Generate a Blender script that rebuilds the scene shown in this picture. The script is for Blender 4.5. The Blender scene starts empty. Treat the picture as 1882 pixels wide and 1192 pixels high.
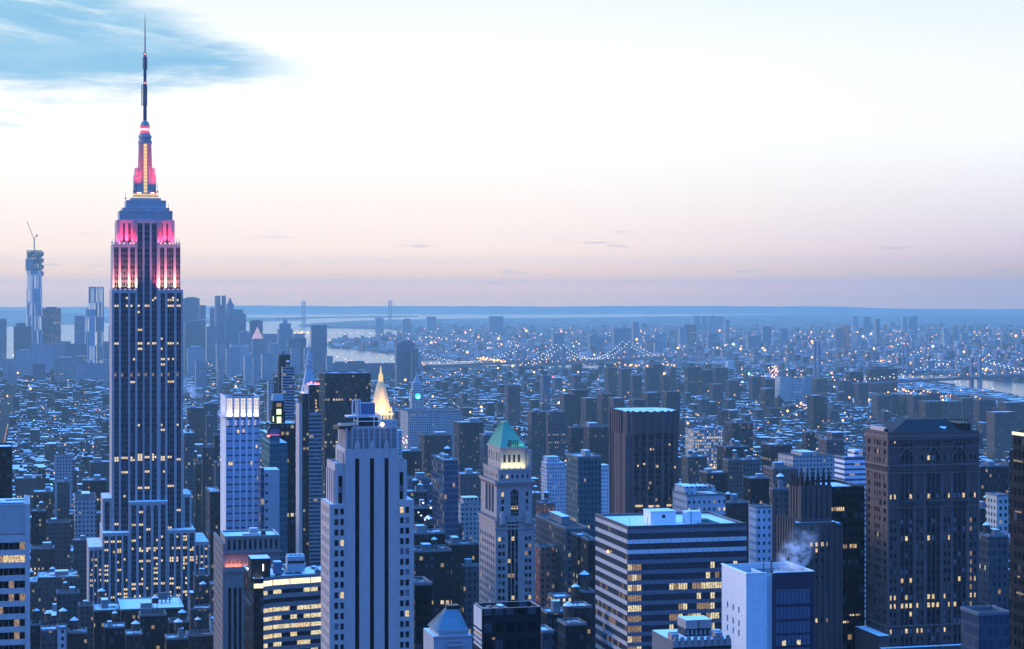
import bpy, math, random
from math import sin, cos, pi, radians, sqrt
random.seed(7)
SC = bpy.context.scene
COL = SC.collection

# ------------------------------------------------------------------ camera, sky, sun, exposure
F, HY, HC, CX = 3650.0, 537.0, 260.0, 941.0        # focal length / eye level in photo pixels, camera height in metres
RE = 7.43e6                                        # effective earth radius (with refraction)
cam_data = bpy.data.cameras.new('camera')
cam = bpy.data.objects.new('camera', cam_data); COL.objects.link(cam)
cam.location = (0, 0, HC); cam.rotation_euler = (pi / 2, 0, 0)
cam_data.sensor_fit = 'HORIZONTAL'; cam_data.sensor_width = 36.0
cam_data.lens = 36.0 * F / 1882.0
cam_data.shift_y = -(596.0 - HY) / 1882.0
cam_data.clip_start = 1.0; cam_data.clip_end = 400000.0
SC.camera = cam

world = bpy.data.worlds.new('World'); SC.world = world; world.use_nodes = True
SC.view_settings.view_transform = 'Standard'; SC.view_settings.look = 'None'
SC.view_settings.exposure = 0.0; SC.view_settings.gamma = 1.0
SC.view_settings.use_curve_mapping = False
SUN_EL, SUN_AZ = radians(7.0), radians(-82.0)      # low glow from the side of the sunset

sun = bpy.data.lights.new('sun', 'SUN'); sun.energy = 2.2; sun.angle = radians(15); sun.color = (1.0, 0.88, 0.95)
so = bpy.data.objects.new('sun', sun); COL.objects.link(so)
so.rotation_euler = (pi / 2 - SUN_EL, 0, -SUN_AZ + pi)

class NT:
    """tiny helper to write node trees"""
    def __init__(s, tree): s.t = tree; s.n = tree.nodes; s.l = tree.links
    def node(s, typ, **kw):
        n = s.n.new(typ)
        for k, v in kw.items(): setattr(n, k, v)
        return n
    def put(s, sock, v):
        if isinstance(v, bpy.types.NodeSocket): s.l.new(v, sock)
        elif v is not None:
            try: sock.default_value = v
            except Exception: sock.default_value = tuple(v) + (1.0,)
    def m(s, op, a, b=None, c=None, clamp=False):
        n = s.node('ShaderNodeMath', operation=op, use_clamp=clamp)
        for i, v in enumerate((a, b, c)):
            if v is not None: s.put(n.inputs[i], v)
        return n.outputs[0]
    def vm(s, op, a, b=None):
        n = s.node('ShaderNodeVectorMath', operation=op)
        s.put(n.inputs[0], a)
        if b is not None: s.put(n.inputs[1], b)
        return n.outputs[0]
    def mix(s, f, a, b, blend='MIX'):
        n = s.node('ShaderNodeMix', data_type='RGBA', blend_type=blend)
        s.put(n.inputs[0], f); s.put(n.inputs[6], a); s.put(n.inputs[7], b)
        return n.outputs[2]
    def ramp(s, f, stops, interp='LINEAR'):
        n = s.node('ShaderNodeValToRGB'); cr = n.color_ramp; cr.interpolation = interp
        while len(cr.elements) < len(stops): cr.elements.new(0.5)
        for e, (p, c) in zip(cr.elements, stops):
            e.position = p; e.color = tuple(c) + (1.0,) if len(c) == 3 else c
        s.put(n.inputs[0], f)
        return n.outputs[0]
    def noise(s, vec, scale, detail=3, rough=0.55, dim='3D'):
        n = s.node('ShaderNodeTexNoise', noise_dimensions=dim)
        s.put(n.inputs['Vector'], vec); n.inputs['Scale'].default_value = scale
        n.inputs['Detail'].default_value = detail; n.inputs['Roughness'].default_value = rough
        return n.outputs[0]
    def xyz(s, v):
        n = s.node('ShaderNodeSeparateXYZ'); s.put(n.inputs[0], v); return n.outputs
    def comb(s, x, y, z):
        n = s.node('ShaderNodeCombineXYZ'); s.put(n.inputs[0], x); s.put(n.inputs[1], y); s.put(n.inputs[2], z)
        return n.outputs[0]
    def smooth(s, v, a, b):
        n = s.node('ShaderNodeMapRange', interpolation_type='SMOOTHSTEP')
        s.put(n.inputs[0], v); s.put(n.inputs[1], a); s.put(n.inputs[2], b)
        return n.outputs[0]

def lin(r, g, b):
    return tuple((c / 255 / 12.92) if c <= 10 else ((c / 255 + 0.055) / 1.055) ** 2.4 for c in (r, g, b))

def build_world():
    w = NT(world.node_tree); w.n.clear()
    out = w.node('ShaderNodeOutputWorld'); bg = w.node('ShaderNodeBackground')
    tc = w.node('ShaderNodeTexCoord')
    x, y, z = w.xyz(tc.outputs['Generated'])
    el = w.m('MULTIPLY', w.m('ARCSINE', z), 180 / pi)               # degrees
    az = w.m('MULTIPLY', w.m('ARCTAN2', x, y), 180 / pi)            # degrees, 0 ahead, + right
    e01 = w.m('DIVIDE', w.m('ADD', el, 2.0), 92.0, clamp=True)
    def st(lst): return [((e + 2.0) / 92.0, c) for e, c in lst]
    left = w.ramp(e01, st([(-2, (2.4, 1.3, .1)), (0.1, (2.36, 1.07, 0.02)), (0.33, (4.46, 1.78, 0.02)), (0.45, (2.40, 1.24, 0.12)), (0.6, (1.16, 0.81, 0.69)), (1.0, (1.41, 1.03, 0.70)), (1.6, (1.25, 1.00, 0.84)),
                           (2.6, (1.16, 1.02, 0.92)), (4.0, (1.12, 1.09, 1.03)), (6.5, (1.1, 1.12, 1.12)), (8.6, lin(245, 251, 253)),
                           (12, (1.5, 1.75, 2.0)), (28, (.6, 1.2, 2.1)), (55, SKY_MID), (90, SKY_TOP)]))
    right = w.ramp(e01, st([(-2, (1.4, .46, .05)), (0.1, (1.10, 0.52, 0.02)), (0.33, (2.27, 0.52, 0.02)), (0.45, (1.21, 0.59, 0.02)), (0.6, (0.66, 0.47, 0.35)), (1.0, (0.88, 0.61, 0.61)), (1.6, (0.84, 0.69, 0.75)),
                            (2.6, (0.89, 0.83, 0.86)), (4.6, (1.04, 1.06, 1.08)), (6.6, lin(250, 252, 253)), (9.0, lin(222, 244, 250)),
                            (13, (0.7, 1.05, 1.35)), (28, (.4, .9, 1.7)), (55, SKY_MID), (90, SKY_TOP)]))
    back = w.ramp(e01, st([(-2, SKY_BACK0), (3, SKY_BACK1), (25, SKY_MID), (90, SKY_TOP)]))
    fr = w.smooth(az, -2.0, 19.0)
    front = w.mix(fr, left, right)
    aaz = w.m('ABSOLUTE', w.m('ADD', az, 25.0))                     # the glow is centred left of the view
    col = w.mix(w.smooth(aaz, 50.0, 120.0), front, back)
    # streaky clouds and the clear blue gap at upper left
    p = w.comb(w.m('MULTIPLY', az, 0.11), w.m('MULTIPLY', el, 0.55), 3.7)
    n1 = w.noise(p, 1.6, 6, 0.6); n2 = w.noise(w.comb(w.m('MULTIPLY', az, 0.35), w.m('MULTIPLY', el, 1.9), 9.1), 1.4, 5, 0.6)
    wob = w.m('ADD', w.m('MULTIPLY', w.m('SUBTRACT', n2, 0.5), 1.5), w.m('MULTIPLY', w.m('SUBTRACT', n1, 0.5), 1.2))
    up = w.m('ADD', el, wob)
    lowe = w.m('ADD', 5.55, w.m('MULTIPLY', w.m('MAXIMUM', w.m('ADD', az, 11.0), 0.0), 0.08))
    topl = w.m('SUBTRACT', 8.3, w.m('MULTIPLY', w.m('ADD', az, 11.6), 0.44))
    wedge = w.m('MULTIPLY', w.smooth(w.m('SUBTRACT', up, lowe), -0.25, 0.75), w.m('SUBTRACT', 1.0, w.smooth(w.m('SUBTRACT', up, topl), -0.5, 0.9)))
    wisp = w.noise(w.comb(w.m('MULTIPLY', az, 0.22), w.m('ADD', w.m('MULTIPLY', el, 1.5), w.m('MULTIPLY', az, 0.25)), 5.5), 1.1, 6, 0.62)
    veil = w.m('MULTIPLY', w.smooth(wisp, 0.46, 0.66), w.smooth(el, 6.4, 8.0))
    thin = w.m('MULTIPLY', w.m('MULTIPLY', w.smooth(wisp, 0.5, 0.7), w.m('SUBTRACT', 1.0, w.smooth(w.m('ABSOLUTE', w.m('SUBTRACT', el, 5.0)), 0.15, 0.55))), w.m('SUBTRACT', 1.0, w.smooth(az, -13.5, -11.5)))
    wedge = w.m('MAXIMUM', wedge, w.m('MULTIPLY', thin, 0.6))
    band = w.m('SUBTRACT', 1.0, w.smooth(w.m('ABSOLUTE', az), 60.0, 80.0))
    lowband = w.m('SUBTRACT', 1.0, w.smooth(el, 10.0, 16.0))
    wedge = w.m('MULTIPLY', w.m('MULTIPLY', wedge, w.m('SUBTRACT', 1.0, w.m('MULTIPLY', veil, 0.75))), w.m('MULTIPLY', band, lowband))
    gapc = w.ramp(n1, [(0.3, lin(108, 182, 225)), (0.7, lin(158, 208, 236))])
    col = w.mix(w.m('MULTIPLY', wedge, 0.92), col, gapc)
    # a second thin grey streak lower left and faint dark flecks near the horizon
    fl = w.noise(w.comb(w.m('MULTIPLY', az, 0.5), w.m('MULTIPLY', el, 6.0), 1.3), 1.0, 4, 0.6)
    fleck = w.m('MULTIPLY', w.smooth(fl, 0.60, 0.74), w.m('SUBTRACT', 1.0, w.smooth(w.m('ABSOLUTE', w.m('SUBTRACT', el, 0.9)), 0.3, 1.5)))
    col = w.mix(w.m('MULTIPLY', fleck, 0.5), col, lin(185, 185, 205))
    sky = w.node('ShaderNodeTexSky', sky_type='NISHITA'); sky.sun_disc = False
    sky.sun_elevation = SUN_EL; sky.sun_rotation = SUN_AZ; sky.altitude = 260.0
    both = w.mix(0.012, col, sky.outputs[0], 'ADD')
    w.put(bg.inputs[0], both); bg.inputs[1].default_value = 1.0
    w.l.new(bg.outputs[0], out.inputs[0])
SKY_MID, SKY_TOP = (0.13, 0.72, 2.5), (0.08, 0.95, 3.2)
SKY_BACK0, SKY_BACK1 = (0.28, 0.18, .85), (0.26, 0.20, 1.05)
HAZE_COL, HAZE_DENS, HAZE_G = (.50, .71, .74), 5.2e-5, .6
build_world()
SC.cycles.use_denoising = True
SC.cycles.max_bounces = 5; SC.cycles.diffuse_bounces = 2; SC.cycles.glossy_bounces = 2
SC.cycles.volume_bounces = 1; SC.cycles.transparent_max_bounces = 4
SC.cycles.sample_clamp_indirect = 4.0

# ------------------------------------------------------------------ mesh helpers
TH = radians(13.5)                                  # street grid against the view axis
CT, SN = cos(TH), sin(TH)
def drop(d): return -d * d / (2 * RE)

class MB:
    def __init__(s): s.v = []; s.f = []; s.uv = []; s.m = []; s.c = []
    def face(s, pts, uvs=None, m=0, col=(1, 1, 1)):
        b = len(s.v); s.v.extend(pts); n = len(pts); s.f.append(tuple(range(b, b + n)))
        s.uv.extend(uvs if uvs else [(p[0], p[1]) for p in pts]); s.m.append(m); s.c.append(col)
    def wall(s, ax, ay, bx, by, z0, z1, m=0, u0=0.0, col=(1, 1, 1)):
        L = sqrt((bx - ax) ** 2 + (by - ay) ** 2)
        s.face([(ax, ay, z0), (bx, by, z0), (bx, by, z1), (ax, ay, z1)], [(u0, z0), (u0 + L, z0), (u0 + L, z1), (u0, z1)], m, col)
        return u0 + L
    def box(s, x0, x1, y0, y1, z0, z1, m=0, mt=None, u0=0.0, col=(1, 1, 1), bottom=False, top=True):
        if mt is None: mt = m
        u = s.wall(x0, y0, x1, y0, z0, z1, m, u0, col); u = s.wall(x1, y0, x1, y1, z0, z1, m, u, col)
        u = s.wall(x1, y1, x0, y1, z0, z1, m, u, col); s.wall(x0, y1, x0, y0, z0, z1, m, u, col)
        if top: s.face([(x0, y0, z1), (x1, y0, z1), (x1, y1, z1), (x0, y1, z1)], [(x0 + u0, y0), (x1 + u0, y0), (x1 + u0, y1), (x0 + u0, y1)], mt, col)
        if bottom: s.face([(x0, y1, z0), (x1, y1, z0), (x1, y0, z0), (x0, y0, z0)], None, m, col)
    def prism(s, pts, z0, z1, m=0, mt=None, u0=0.0, col=(1, 1, 1), top=True):
        u = u0
        for i in range(len(pts)):
            a, b = pts[i], pts[(i + 1) % len(pts)]
            u = s.wall(a[0], a[1], b[0], b[1], z0, z1, m, u, col)
        if top: s.face([(p[0], p[1], z1) for p in pts], None, m if mt is None else mt, col)
    def loft(s, rings, m=0, cap=True, mt=None, col=(1, 1, 1)):
        """rings: list of equal-length lists of points, bottom to top"""
        for r0, r1 in zip(rings, rings[1:]):
            n = len(r0); u = 0.0
            for i in range(n):
                j = (i + 1) % n
                L = sqrt(sum((r0[i][k] - r0[j][k]) ** 2 for k in range(3)))
                s.face([r0[i], r0[j], r1[j], r1[i]], [(u, r0[i][2]), (u + L, r0[j][2]), (u + L, r1[j][2]), (u, r1[i][2])], m, col); u += L
        if cap: s.face(list(rings[-1]), None, m if mt is None else mt, col)
    def cyl(s, cx, cy, r0, r1, z0, z1, n=10, m=0, mt=None, cap=True, col=(1, 1, 1), a0=0.0):
        ring = lambda r, z: [(cx + r * cos(a0 + 2 * pi * i / n), cy + r * sin(a0 + 2 * pi * i / n), z) for i in range(n)]
        s.loft([ring(r0, z0), ring(max(r1, 1e-3), z1)], m, cap, mt, col)
    def bar(s, a, b, r, m=0, n=5, col=(1, 1, 1)):
        d = [b[k] - a[k] for k in range(3)]; L = sqrt(sum(t * t for t in d))
        if L < 1e-5: return
        d = [t / L for t in d]
        up = (0, 0, 1) if abs(d[2]) < 0.9 else (1, 0, 0)
        e = [d[1] * up[2] - d[2] * up[1], d[2] * up[0] - d[0] * up[2], d[0] * up[1] - d[1] * up[0]]
        l = sqrt(sum(t * t for t in e)); e = [t / l for t in e]
        g = [d[1] * e[2] - d[2] * e[1], d[2] * e[0] - d[0] * e[2], d[0] * e[1] - d[1] * e[0]]
        R = lambda p: [tuple(p[k] + r * (cos(2 * pi * i / n) * e[k] + sin(2 * pi * i / n) * g[k]) for k in range(3)) for i in range(n)]
        s.loft([R(a), R(b)], m, True, None, col); s.face(list(reversed(R(a))), None, m, col)
    def ball(s, c, r, m=0, col=(1, 1, 1)):
        x, y, z = c
        P = [(x + r, y, z), (x, y + r, z), (x - r, y, z), (x, y - r, z)]
        for i in range(4):
            a, b = P[i], P[(i + 1) % 4]
            s.face([a, b, (x, y, z + r)], None, m, col); s.face([b, a, (x, y, z - r)], None, m, col)
    def build(s, name, mats, parent=None):
        me = bpy.data.meshes.new(name); me.from_pydata(s.v, [], s.f)
        if not isinstance(mats, (list, tuple)): mats = [mats]
        for mt in mats: me.materials.append(mt)
        me.polygons.foreach_set('material_index', s.m)
        uvl = me.uv_layers.new(name='UVMap'); uvl.data.foreach_set('uv', [t for p in s.uv for t in p])
        ca = me.color_attributes.new('col', 'FLOAT_COLOR', 'CORNER')
        cc = []
        for f, c in zip(s.f, s.c): cc.extend((c[0], c[1], c[2], 1.0) * len(f))
        ca.data.foreach_set('color', cc)
        me.update()
        o = bpy.data.objects.new(name, me); COL.objects.link(o)
        if parent is not None: o.parent = parent
        return o

def tag(o, label=None, cat=None, group=None, kind=None):
    for k, v in (('label', label), ('category', cat), ('group', group), ('kind', kind)):
        if v: o[k] = v
    return o

# ------------------------------------------------------------------ materials
MATS = {}
def facade_group():
    g = bpy.data.node_groups.new('facade', 'ShaderNodeTree')
    def inp(n, t, d):
        s = g.interface.new_socket(n, in_out='INPUT', socket_type=t); s.default_value = d
    inp('Wall', 'NodeSocketColor', (.3, .3, .3, 1)); inp('Glass', 'NodeSocketColor', (.02, .03, .05, 1)); inp('LitColor', 'NodeSocketColor', (1, .70, .36, 1)); inp('Blind', 'NodeSocketColor', (.10, .11, .13, 1))
    for n, d in (('PX', 3.), ('PY', 3.6), ('FX', .5), ('FY', .5), ('Lit', .06), ('Row', .0), ('Power', 1.4), ('Seed', 0.), ('WallRough', .85), ('GlassRough', .12), ('Metal', 0.), ('Dirt', .35)):
        inp(n, 'NodeSocketFloat', d)
    g.interface.new_socket('Shader', in_out='OUTPUT', socket_type='NodeSocketShader')
    w = NT(g); gi = w.node('NodeGroupInput').outputs; go = w.node('NodeGroupOutput')
    uv = w.node('ShaderNodeUVMap', uv_map='UVMap').outputs[0]
    col = w.node('ShaderNodeVertexColor', layer_name='col').outputs[0]
    x, y, _ = w.xyz(uv)
    cx, cy = w.m('DIVIDE', x, gi['PX']), w.m('DIVIDE', y, gi['PY'])
    ix, iy = w.m('FLOOR', cx), w.m('FLOOR', cy)
    fx, fy = w.m('ABSOLUTE', w.m('SUBTRACT', w.m('SUBTRACT', cx, ix), .5)), w.m('ABSOLUTE', w.m('SUBTRACT', w.m('SUBTRACT', cy, iy), .5))
    mk = w.m('MULTIPLY', w.m('LESS_THAN', fx, w.m('MULTIPLY', gi['FX'], .5)), w.m('LESS_THAN', fy, w.m('MULTIPLY', gi['FY'], .5)))
    wn = w.node('ShaderNodeTexWhiteNoise', noise_dimensions='3D'); w.put(wn.inputs[0], w.comb(ix, iy, gi['Seed']))
    r0 = wn.outputs[0]; rc, rd, _ = w.xyz(wn.outputs[1])
    wr = w.node('ShaderNodeTexWhiteNoise', noise_dimensions='3D')
    w.put(wr.inputs[0], w.comb(w.m('FLOOR', w.m('DIVIDE', x, 60.)), iy, w.m('ADD', gi['Seed'], 31.7)))
    lit = w.m('LESS_THAN', r0, w.m('ADD', gi['Lit'], w.m('MULTIPLY', w.m('LESS_THAN', wr.outputs[0], gi['Row']), .55)))
    # furniture, blinds and ceiling lights inside each lit pane
    inn = w.noise(w.comb(w.m('MULTIPLY', x, 1.7), w.m('MULTIPLY', y, 1.2), 0.), 1.0, 2, .6)
    inner = w.smooth(inn, .3, .62)
    em = w.m('MULTIPLY', w.m('MULTIPLY', mk, lit), w.m('MULTIPLY', gi['Power'], w.m('MULTIPLY', w.m('ADD', .25, w.m('MULTIPLY', rc, .9)), w.m('ADD', .35, w.m('MULTIPLY', inner, .65)))))
    dirt = w.noise(w.comb(w.m('MULTIPLY', x, .35), w.m('MULTIPLY', y, .05), gi['Seed']), 1.0, 4, .65)
    wall = w.mix(1.0, gi['Wall'], col, 'MULTIPLY')
    wall = w.mix(gi['Dirt'], wall, w.mix(1.0, wall, w.ramp(dirt, [(.3, (.45, .45, .45)), (.7, (1.25, 1.25, 1.25))]), 'MULTIPLY'))
    glass = w.mix(w.m('MULTIPLY', w.m('GREATER_THAN', rd, .8), .5), gi['Glass'], gi['Blind'])      # drawn blinds here and there
    b = w.node('ShaderNodeBsdfPrincipled')
    w.put(b.inputs['Base Color'], w.mix(mk, wall, glass))
    w.put(b.inputs['Roughness'], w.m('ADD', gi['WallRough'], w.m('MULTIPLY', mk, w.m('SUBTRACT', gi['GlassRough'], gi['WallRough']))))
    w.put(b.inputs['Metallic'], w.m('MULTIPLY', gi['Metal'], w.m('SUBTRACT', 1., mk)))
    b.inputs['Specular IOR Level'].default_value = .2
    w.put(b.inputs['Emission Color'], w.mix(w.m('MULTIPLY', w.m('GREATER_THAN', rd, .55), .5), gi['LitColor'], (1., .92, .72, 1)))
    w.put(b.inputs['Emission Strength'], em)
    w.l.new(b.outputs[0], go.inputs[0])
    return g
FG = facade_group()
SEED = [0]
def facade(name, wall, PX=3., PY=3.6, FX=.5, FY=.5, Lit=.05, Row=.0, Power=1.5, **kw):
    mt = bpy.data.materials.new(name); mt.use_nodes = True; mt.cycles.emission_sampling = 'NONE'
    t = NT(mt.node_tree); t.n.clear(); o = t.node('ShaderNodeOutputMaterial'); g = t.node('ShaderNodeGroup'); g.node_tree = FG
    SEED[0] += 1.37
    vals = dict(Wall=tuple(wall) + (1,), PX=PX, PY=PY, FX=FX, FY=FY, Lit=Lit, Row=Row, Power=Power, Seed=SEED[0]); vals.update(kw)
    for k, v in vals.items(): g.inputs[k].default_value = v if not isinstance(v, tuple) or len(v) == 4 else v + (1,)
    t.l.new(g.outputs[0], o.inputs[0]); MATS[name] = mt
    return mt
def plain(name, c, rough=.8, metal=0., emit=None, power=0., var=.3, scale=.3, spec=.3):
    mt = bpy.data.materials.new(name); mt.use_nodes = True; mt.cycles.emission_sampling = 'NONE'
    t = NT(mt.node_tree); b = t.n['Principled BSDF']
    tc = t.node('ShaderNodeTexCoord').outputs['Object']
    n = t.noise(tc, scale, 4, .6); n5 = t.noise(t.vm('MULTIPLY', tc, (1., 1., .07)), scale * 5, 4, .65)
    n = t.m('ADD', t.m('MULTIPLY', n, .5), t.m('MULTIPLY', n5, .5))
    colr = t.mix(var, tuple(c) + (1,), t.mix(1., tuple(c) + (1,), t.ramp(n, [(.3, (.45, .45, .45)), (.7, (1.3, 1.3, 1.3))]), 'MULTIPLY'))
    t.put(b.inputs['Base Color'], colr); b.inputs['Roughness'].default_value = rough; b.inputs['Metallic'].default_value = metal
    b.inputs['Specular IOR Level'].default_value = spec
    if emit:
        b.inputs['Emission Color'].default_value = tuple(emit) + (1,); b.inputs['Emission Strength'].default_value = power
    MATS[name] = mt
    return mt
def lit_interior(name, c, power, lo=.15):
    """a lit room behind a pane: bright ceiling, dark furniture and people"""
    mt = bpy.data.materials.new(name); mt.use_nodes = True; mt.cycles.emission_sampling = 'NONE'
    t = NT(mt.node_tree); b = t.n['Principled BSDF']
    tc = t.node('ShaderNodeTexCoord').outputs['Object']; x, y, z = t.xyz(tc)
    h = t.m('ADD', x, y)
    n = t.noise(t.comb(t.m('MULTIPLY', h, .9), t.m('MULTIPLY', z, .8), 0.), 1.9, 4, .75)
    n2 = t.noise(t.comb(t.m('MULTIPLY', h, .22), t.m('FLOOR', t.m('DIVIDE', z, 3.6)), 4.), 1.0, 1, .5)
    f = t.m('ADD', lo, t.m('MULTIPLY', t.smooth(n, .36, .6), t.m('ADD', .25, n2)))
    b.inputs['Base Color'].default_value = (.03, .03, .03, 1); b.inputs['Roughness'].default_value = .15
    b.inputs['Emission Color'].default_value = tuple(c) + (1,)
    t.put(b.inputs['Emission Strength'], t.m('MULTIPLY', f, power)); MATS[name] = mt
    return mt
def snow_mat(name, cover=.5, scale=.05, dark=(.035, .037, .045), white=(.82, .83, .85)):
    mt = bpy.data.materials.new(name); mt.use_nodes = True
    t = NT(mt.node_tree); b = t.n['Principled BSDF']
    uv = t.node('ShaderNodeUVMap', uv_map='UVMap').outputs[0]; col = t.node('ShaderNodeVertexColor', layer_name='col').outputs[0]
    n = t.noise(uv, scale, 5, .7); n3 = t.noise(uv, scale * 14, 3, .6)
    k, _, _ = t.xyz(col)                       # per-roof snow amount in the red channel
    f = t.smooth(t.m('ADD', t.m('ADD', n, t.m('MULTIPLY', t.m('SUBTRACT', n3, .5), .25)), t.m('MULTIPLY', t.m('SUBTRACT', k, .5), .5)), 1.0 - cover - .06, 1.0 - cover + .08)
    t.put(b.inputs['Base Color'], t.mix(f, tuple(dark) + (1,), tuple(white) + (1,)))
    b.inputs['Roughness'].default_value = .9; b.inputs['Specular IOR Level'].default_value = .15
    MATS[name] = mt
    return mt
snow_mat('snow_roof', .47, .11); snow_mat('snow_full', .72, .05, (.05, .055, .07)); snow_mat('snow_part', .38, .12)
WARM, WARM2, COOL = (1., .74, .38), (1., .86, .58), (.85, .95, 1.)
G0 = (.012, .016, .026)
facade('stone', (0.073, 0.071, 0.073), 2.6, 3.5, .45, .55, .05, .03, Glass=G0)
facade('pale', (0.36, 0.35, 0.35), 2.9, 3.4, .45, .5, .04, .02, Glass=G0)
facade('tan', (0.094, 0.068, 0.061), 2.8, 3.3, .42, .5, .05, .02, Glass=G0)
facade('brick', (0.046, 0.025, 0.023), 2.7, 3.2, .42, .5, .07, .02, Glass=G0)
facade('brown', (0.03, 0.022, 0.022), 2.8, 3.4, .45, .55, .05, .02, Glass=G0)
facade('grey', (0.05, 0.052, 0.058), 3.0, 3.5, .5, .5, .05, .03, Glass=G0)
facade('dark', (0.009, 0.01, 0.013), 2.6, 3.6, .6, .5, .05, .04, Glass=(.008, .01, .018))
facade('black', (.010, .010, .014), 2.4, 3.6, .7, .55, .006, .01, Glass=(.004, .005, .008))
facade('white', (.50, .50, .52), 2.4, 3.4, .38, .42, .04, .02, Glass=G0)
facade('glass', (.10, .12, .16), 1.8, 3.7, .86, .7, .05, .03, Glass=(.03, .05, .09), Metal=.3, WallRough=.4)
facade('bands', (.30, .31, .34), 3.0, 3.4, 1.0, .5, .06, .03, Glass=(.01, .014, .024))
facade('vertical', (.23, .24, .28), 2.6, 3.6, .5, 1.0, .02, .0, Glass=(.015, .02, .035))
facade('litoffice', (.33, .32, .32), 3.2, 4.0, .62, .55, .55, .2, Glass=G0)
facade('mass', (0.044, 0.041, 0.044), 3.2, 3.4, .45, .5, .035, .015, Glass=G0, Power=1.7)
facade('far', (.27, .26, .27), 5.0, 4.2, .42, .42, .03, .01, Glass=G0, Power=2.2)  # wall made paler, distant mist put into its colour
facade('project', (0.055, 0.039, 0.039), 3.4, 2.9, .42, .5, .04, .0, Glass=G0, Power=2.0)
plain('asphalt', (.022, .023, .028), .9, scale=.02); plain('steel', (.12, .13, .15), .45, .6); plain('white_metal', (.55, .57, .6), .4, .2)
plain('blackpaint', (.008, .008, .010), .5); plain('wood_tank', (.06, .045, .04), .9); plain('concrete', (.3, .3, .31), .9)
plain('snow', (.82, .83, .85), .9, var=.15, scale=.5); plain('tar', (.03, .03, .035), .9); plain('brickwork', (.10, .06, .055), .9, scale=.6)
plain('redlamp', (.3, .02, .02), emit=(1., .12, .12), power=7.); plain('whitelamp', (.5, .5, .5), emit=(1., .93, .75), power=6.)
lit_interior('room_warm', (1., .72, .36), 1.25, .2); lit_interior('room_bright', (1., .83, .48), 1.25, .18); lit_interior('room_dim', (1., .64, .34), .5); lit_interior('room_pink', (1., .62, .5), .6)
plain('pane_dark', (.010, .013, .022), .1, var=.5, scale=.4, spec=.5); plain('pane_blind', (.16, .17, .19), .3, var=.4, scale=.5, spec=.5)
# ------------------------------------------------------------------ sites: one thing standing on the ground, in street-grid axes
TAKEN = []                                           # occupied rectangles in grid coordinates (p along the front, q away)
HEROES = []                                          # (px, py, short name) for wording
def grid(x, y): return (x * CT + y * SN, -x * SN + y * CT)
class Site:
    def __init__(s, name, label, cat, xl, d, group=None, short=None, yt=None):
        s.d = d; s.X = (xl - CX) / F * d; s.g = drop(d); s.wins = []
        s.e = bpy.data.objects.new(name, None); COL.objects.link(s.e)
        s.e.empty_display_size = 5; s.e.location = (s.X, d, s.g); s.e.rotation_euler = (0, 0, TH)
        tag(s.e, label, cat, group)
        if short: HEROES.append((xl, yt, short))
    def x(s, px, y=0.):
        k = (px - CX) / F
        return (k * (s.d + y * CT) - s.X + y * SN) / (CT - k * SN)
    def y(s, px, x=0.):
        k = (px - CX) / F
        return (s.X + x * CT - k * (s.d + x * SN)) / (SN + k * CT)
    def z(s, py, x=0., y=0.): return HC - (py - HY) * (s.d + x * SN + y * CT) / F - s.g
    def take(s, x0, x1, y0, y1):
        p, q = grid(s.X, s.d); TAKEN.append((p + x0, p + x1, q + y0, q + y1))
    def part(s, name, mb, mats): return mb.build(name, [MATS[m] if isinstance(m, str) else m for m in (mats if isinstance(mats, (list, tuple)) else [mats])], s.e)
    # windows set back behind piers and spandrels
    def relief(s, mb, ax, plane, a0, a1, z0, z1, cols, rows, rec=.5, m=0, win=True, lit=None, back=.05):
        def bx(u0, u1, n0, n1, za, zb):
            if ax == 'f': mb.box(u0, u1, plane + n0, plane + n1, za, zb, m)
            elif ax == 'l': mb.box(plane + n0, plane + n1, u0, u1, za, zb, m)
            else: mb.box(plane - n1, plane - n0, u0, u1, za, zb, m)
        prev = a0
        sm = {c[0]: c[2] for c in cols if len(c) > 2}; cols = [c[:2] for c in cols]; wm = m
        for c0, c1 in list(cols) + [(a1, a1)]:
            if c0 - prev > .02: bx(prev, c0, 0, rec, z0, z1)
            prev = c1
        for c0, c1 in cols:
            zp = z0; m = sm.get(c0, wm)
            for r0, r1 in list(rows) + [(z1, z1)]:
                if r0 - zp > .02: bx(c0, c1, back if m == wm else rec * .55, rec, zp, r0)
                zp = r1
            if win:
                for r0, r1 in rows:
                    n0, n1 = rec - .1, rec - .02
                    w = (c0 + .02, c1 - .02, plane + n0, plane + n1) if ax == 'f' else ((plane + n0, plane + n1, c0 + .02, c1 - .02) if ax == 'l' else (plane - n1, plane - n0, c0 + .02, c1 - .02))
                    s.wins.append(w + (r0 + .02, r1 - .02, lit(c0, r0) if lit else None))
    def windows(s, lit=.06, mats=('pane_dark', 'room_warm', 'room_dim', 'pane_blind'), limit=100, name='window', zmin=-1e9):
        """the 100 highest windows as parts of their own, the rest as one part"""
        ws = sorted([w for w in s.wins if w[4] > zmin], key=lambda w: -w[4]); s.wins = []
        ml = [MATS[m] for m in mats]
        def pick():
            r = random.random()
            return 1 if r < lit * .7 else 2 if r < lit else 3 if r < lit + .10 else 0
        rest = MB(); made = 0
        for w in ws:
            k = pick() if w[6] is None else w[6]
            if made < limit:
                b = MB(); b.box(w[0], w[1], w[2], w[3], w[4], w[5]); b.build(name, ml[k], s.e); made += 1
            else: rest.box(w[0], w[1], w[2], w[3], w[4], w[5], k)
        if rest.f: tag(rest.build(name, ml, s.e), kind='stuff')
def even(a0, a1, n, frac, edge=0.):
    p = (a1 - a0 - 2 * edge) / n
    return [(a0 + edge + p * (i + .5 - frac / 2), a0 + edge + p * (i + .5 + frac / 2)) for i in range(n)]
def rows_down(ztop, pitch, h, n): return sorted((ztop - i * pitch - h, ztop - i * pitch) for i in range(n))
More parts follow.
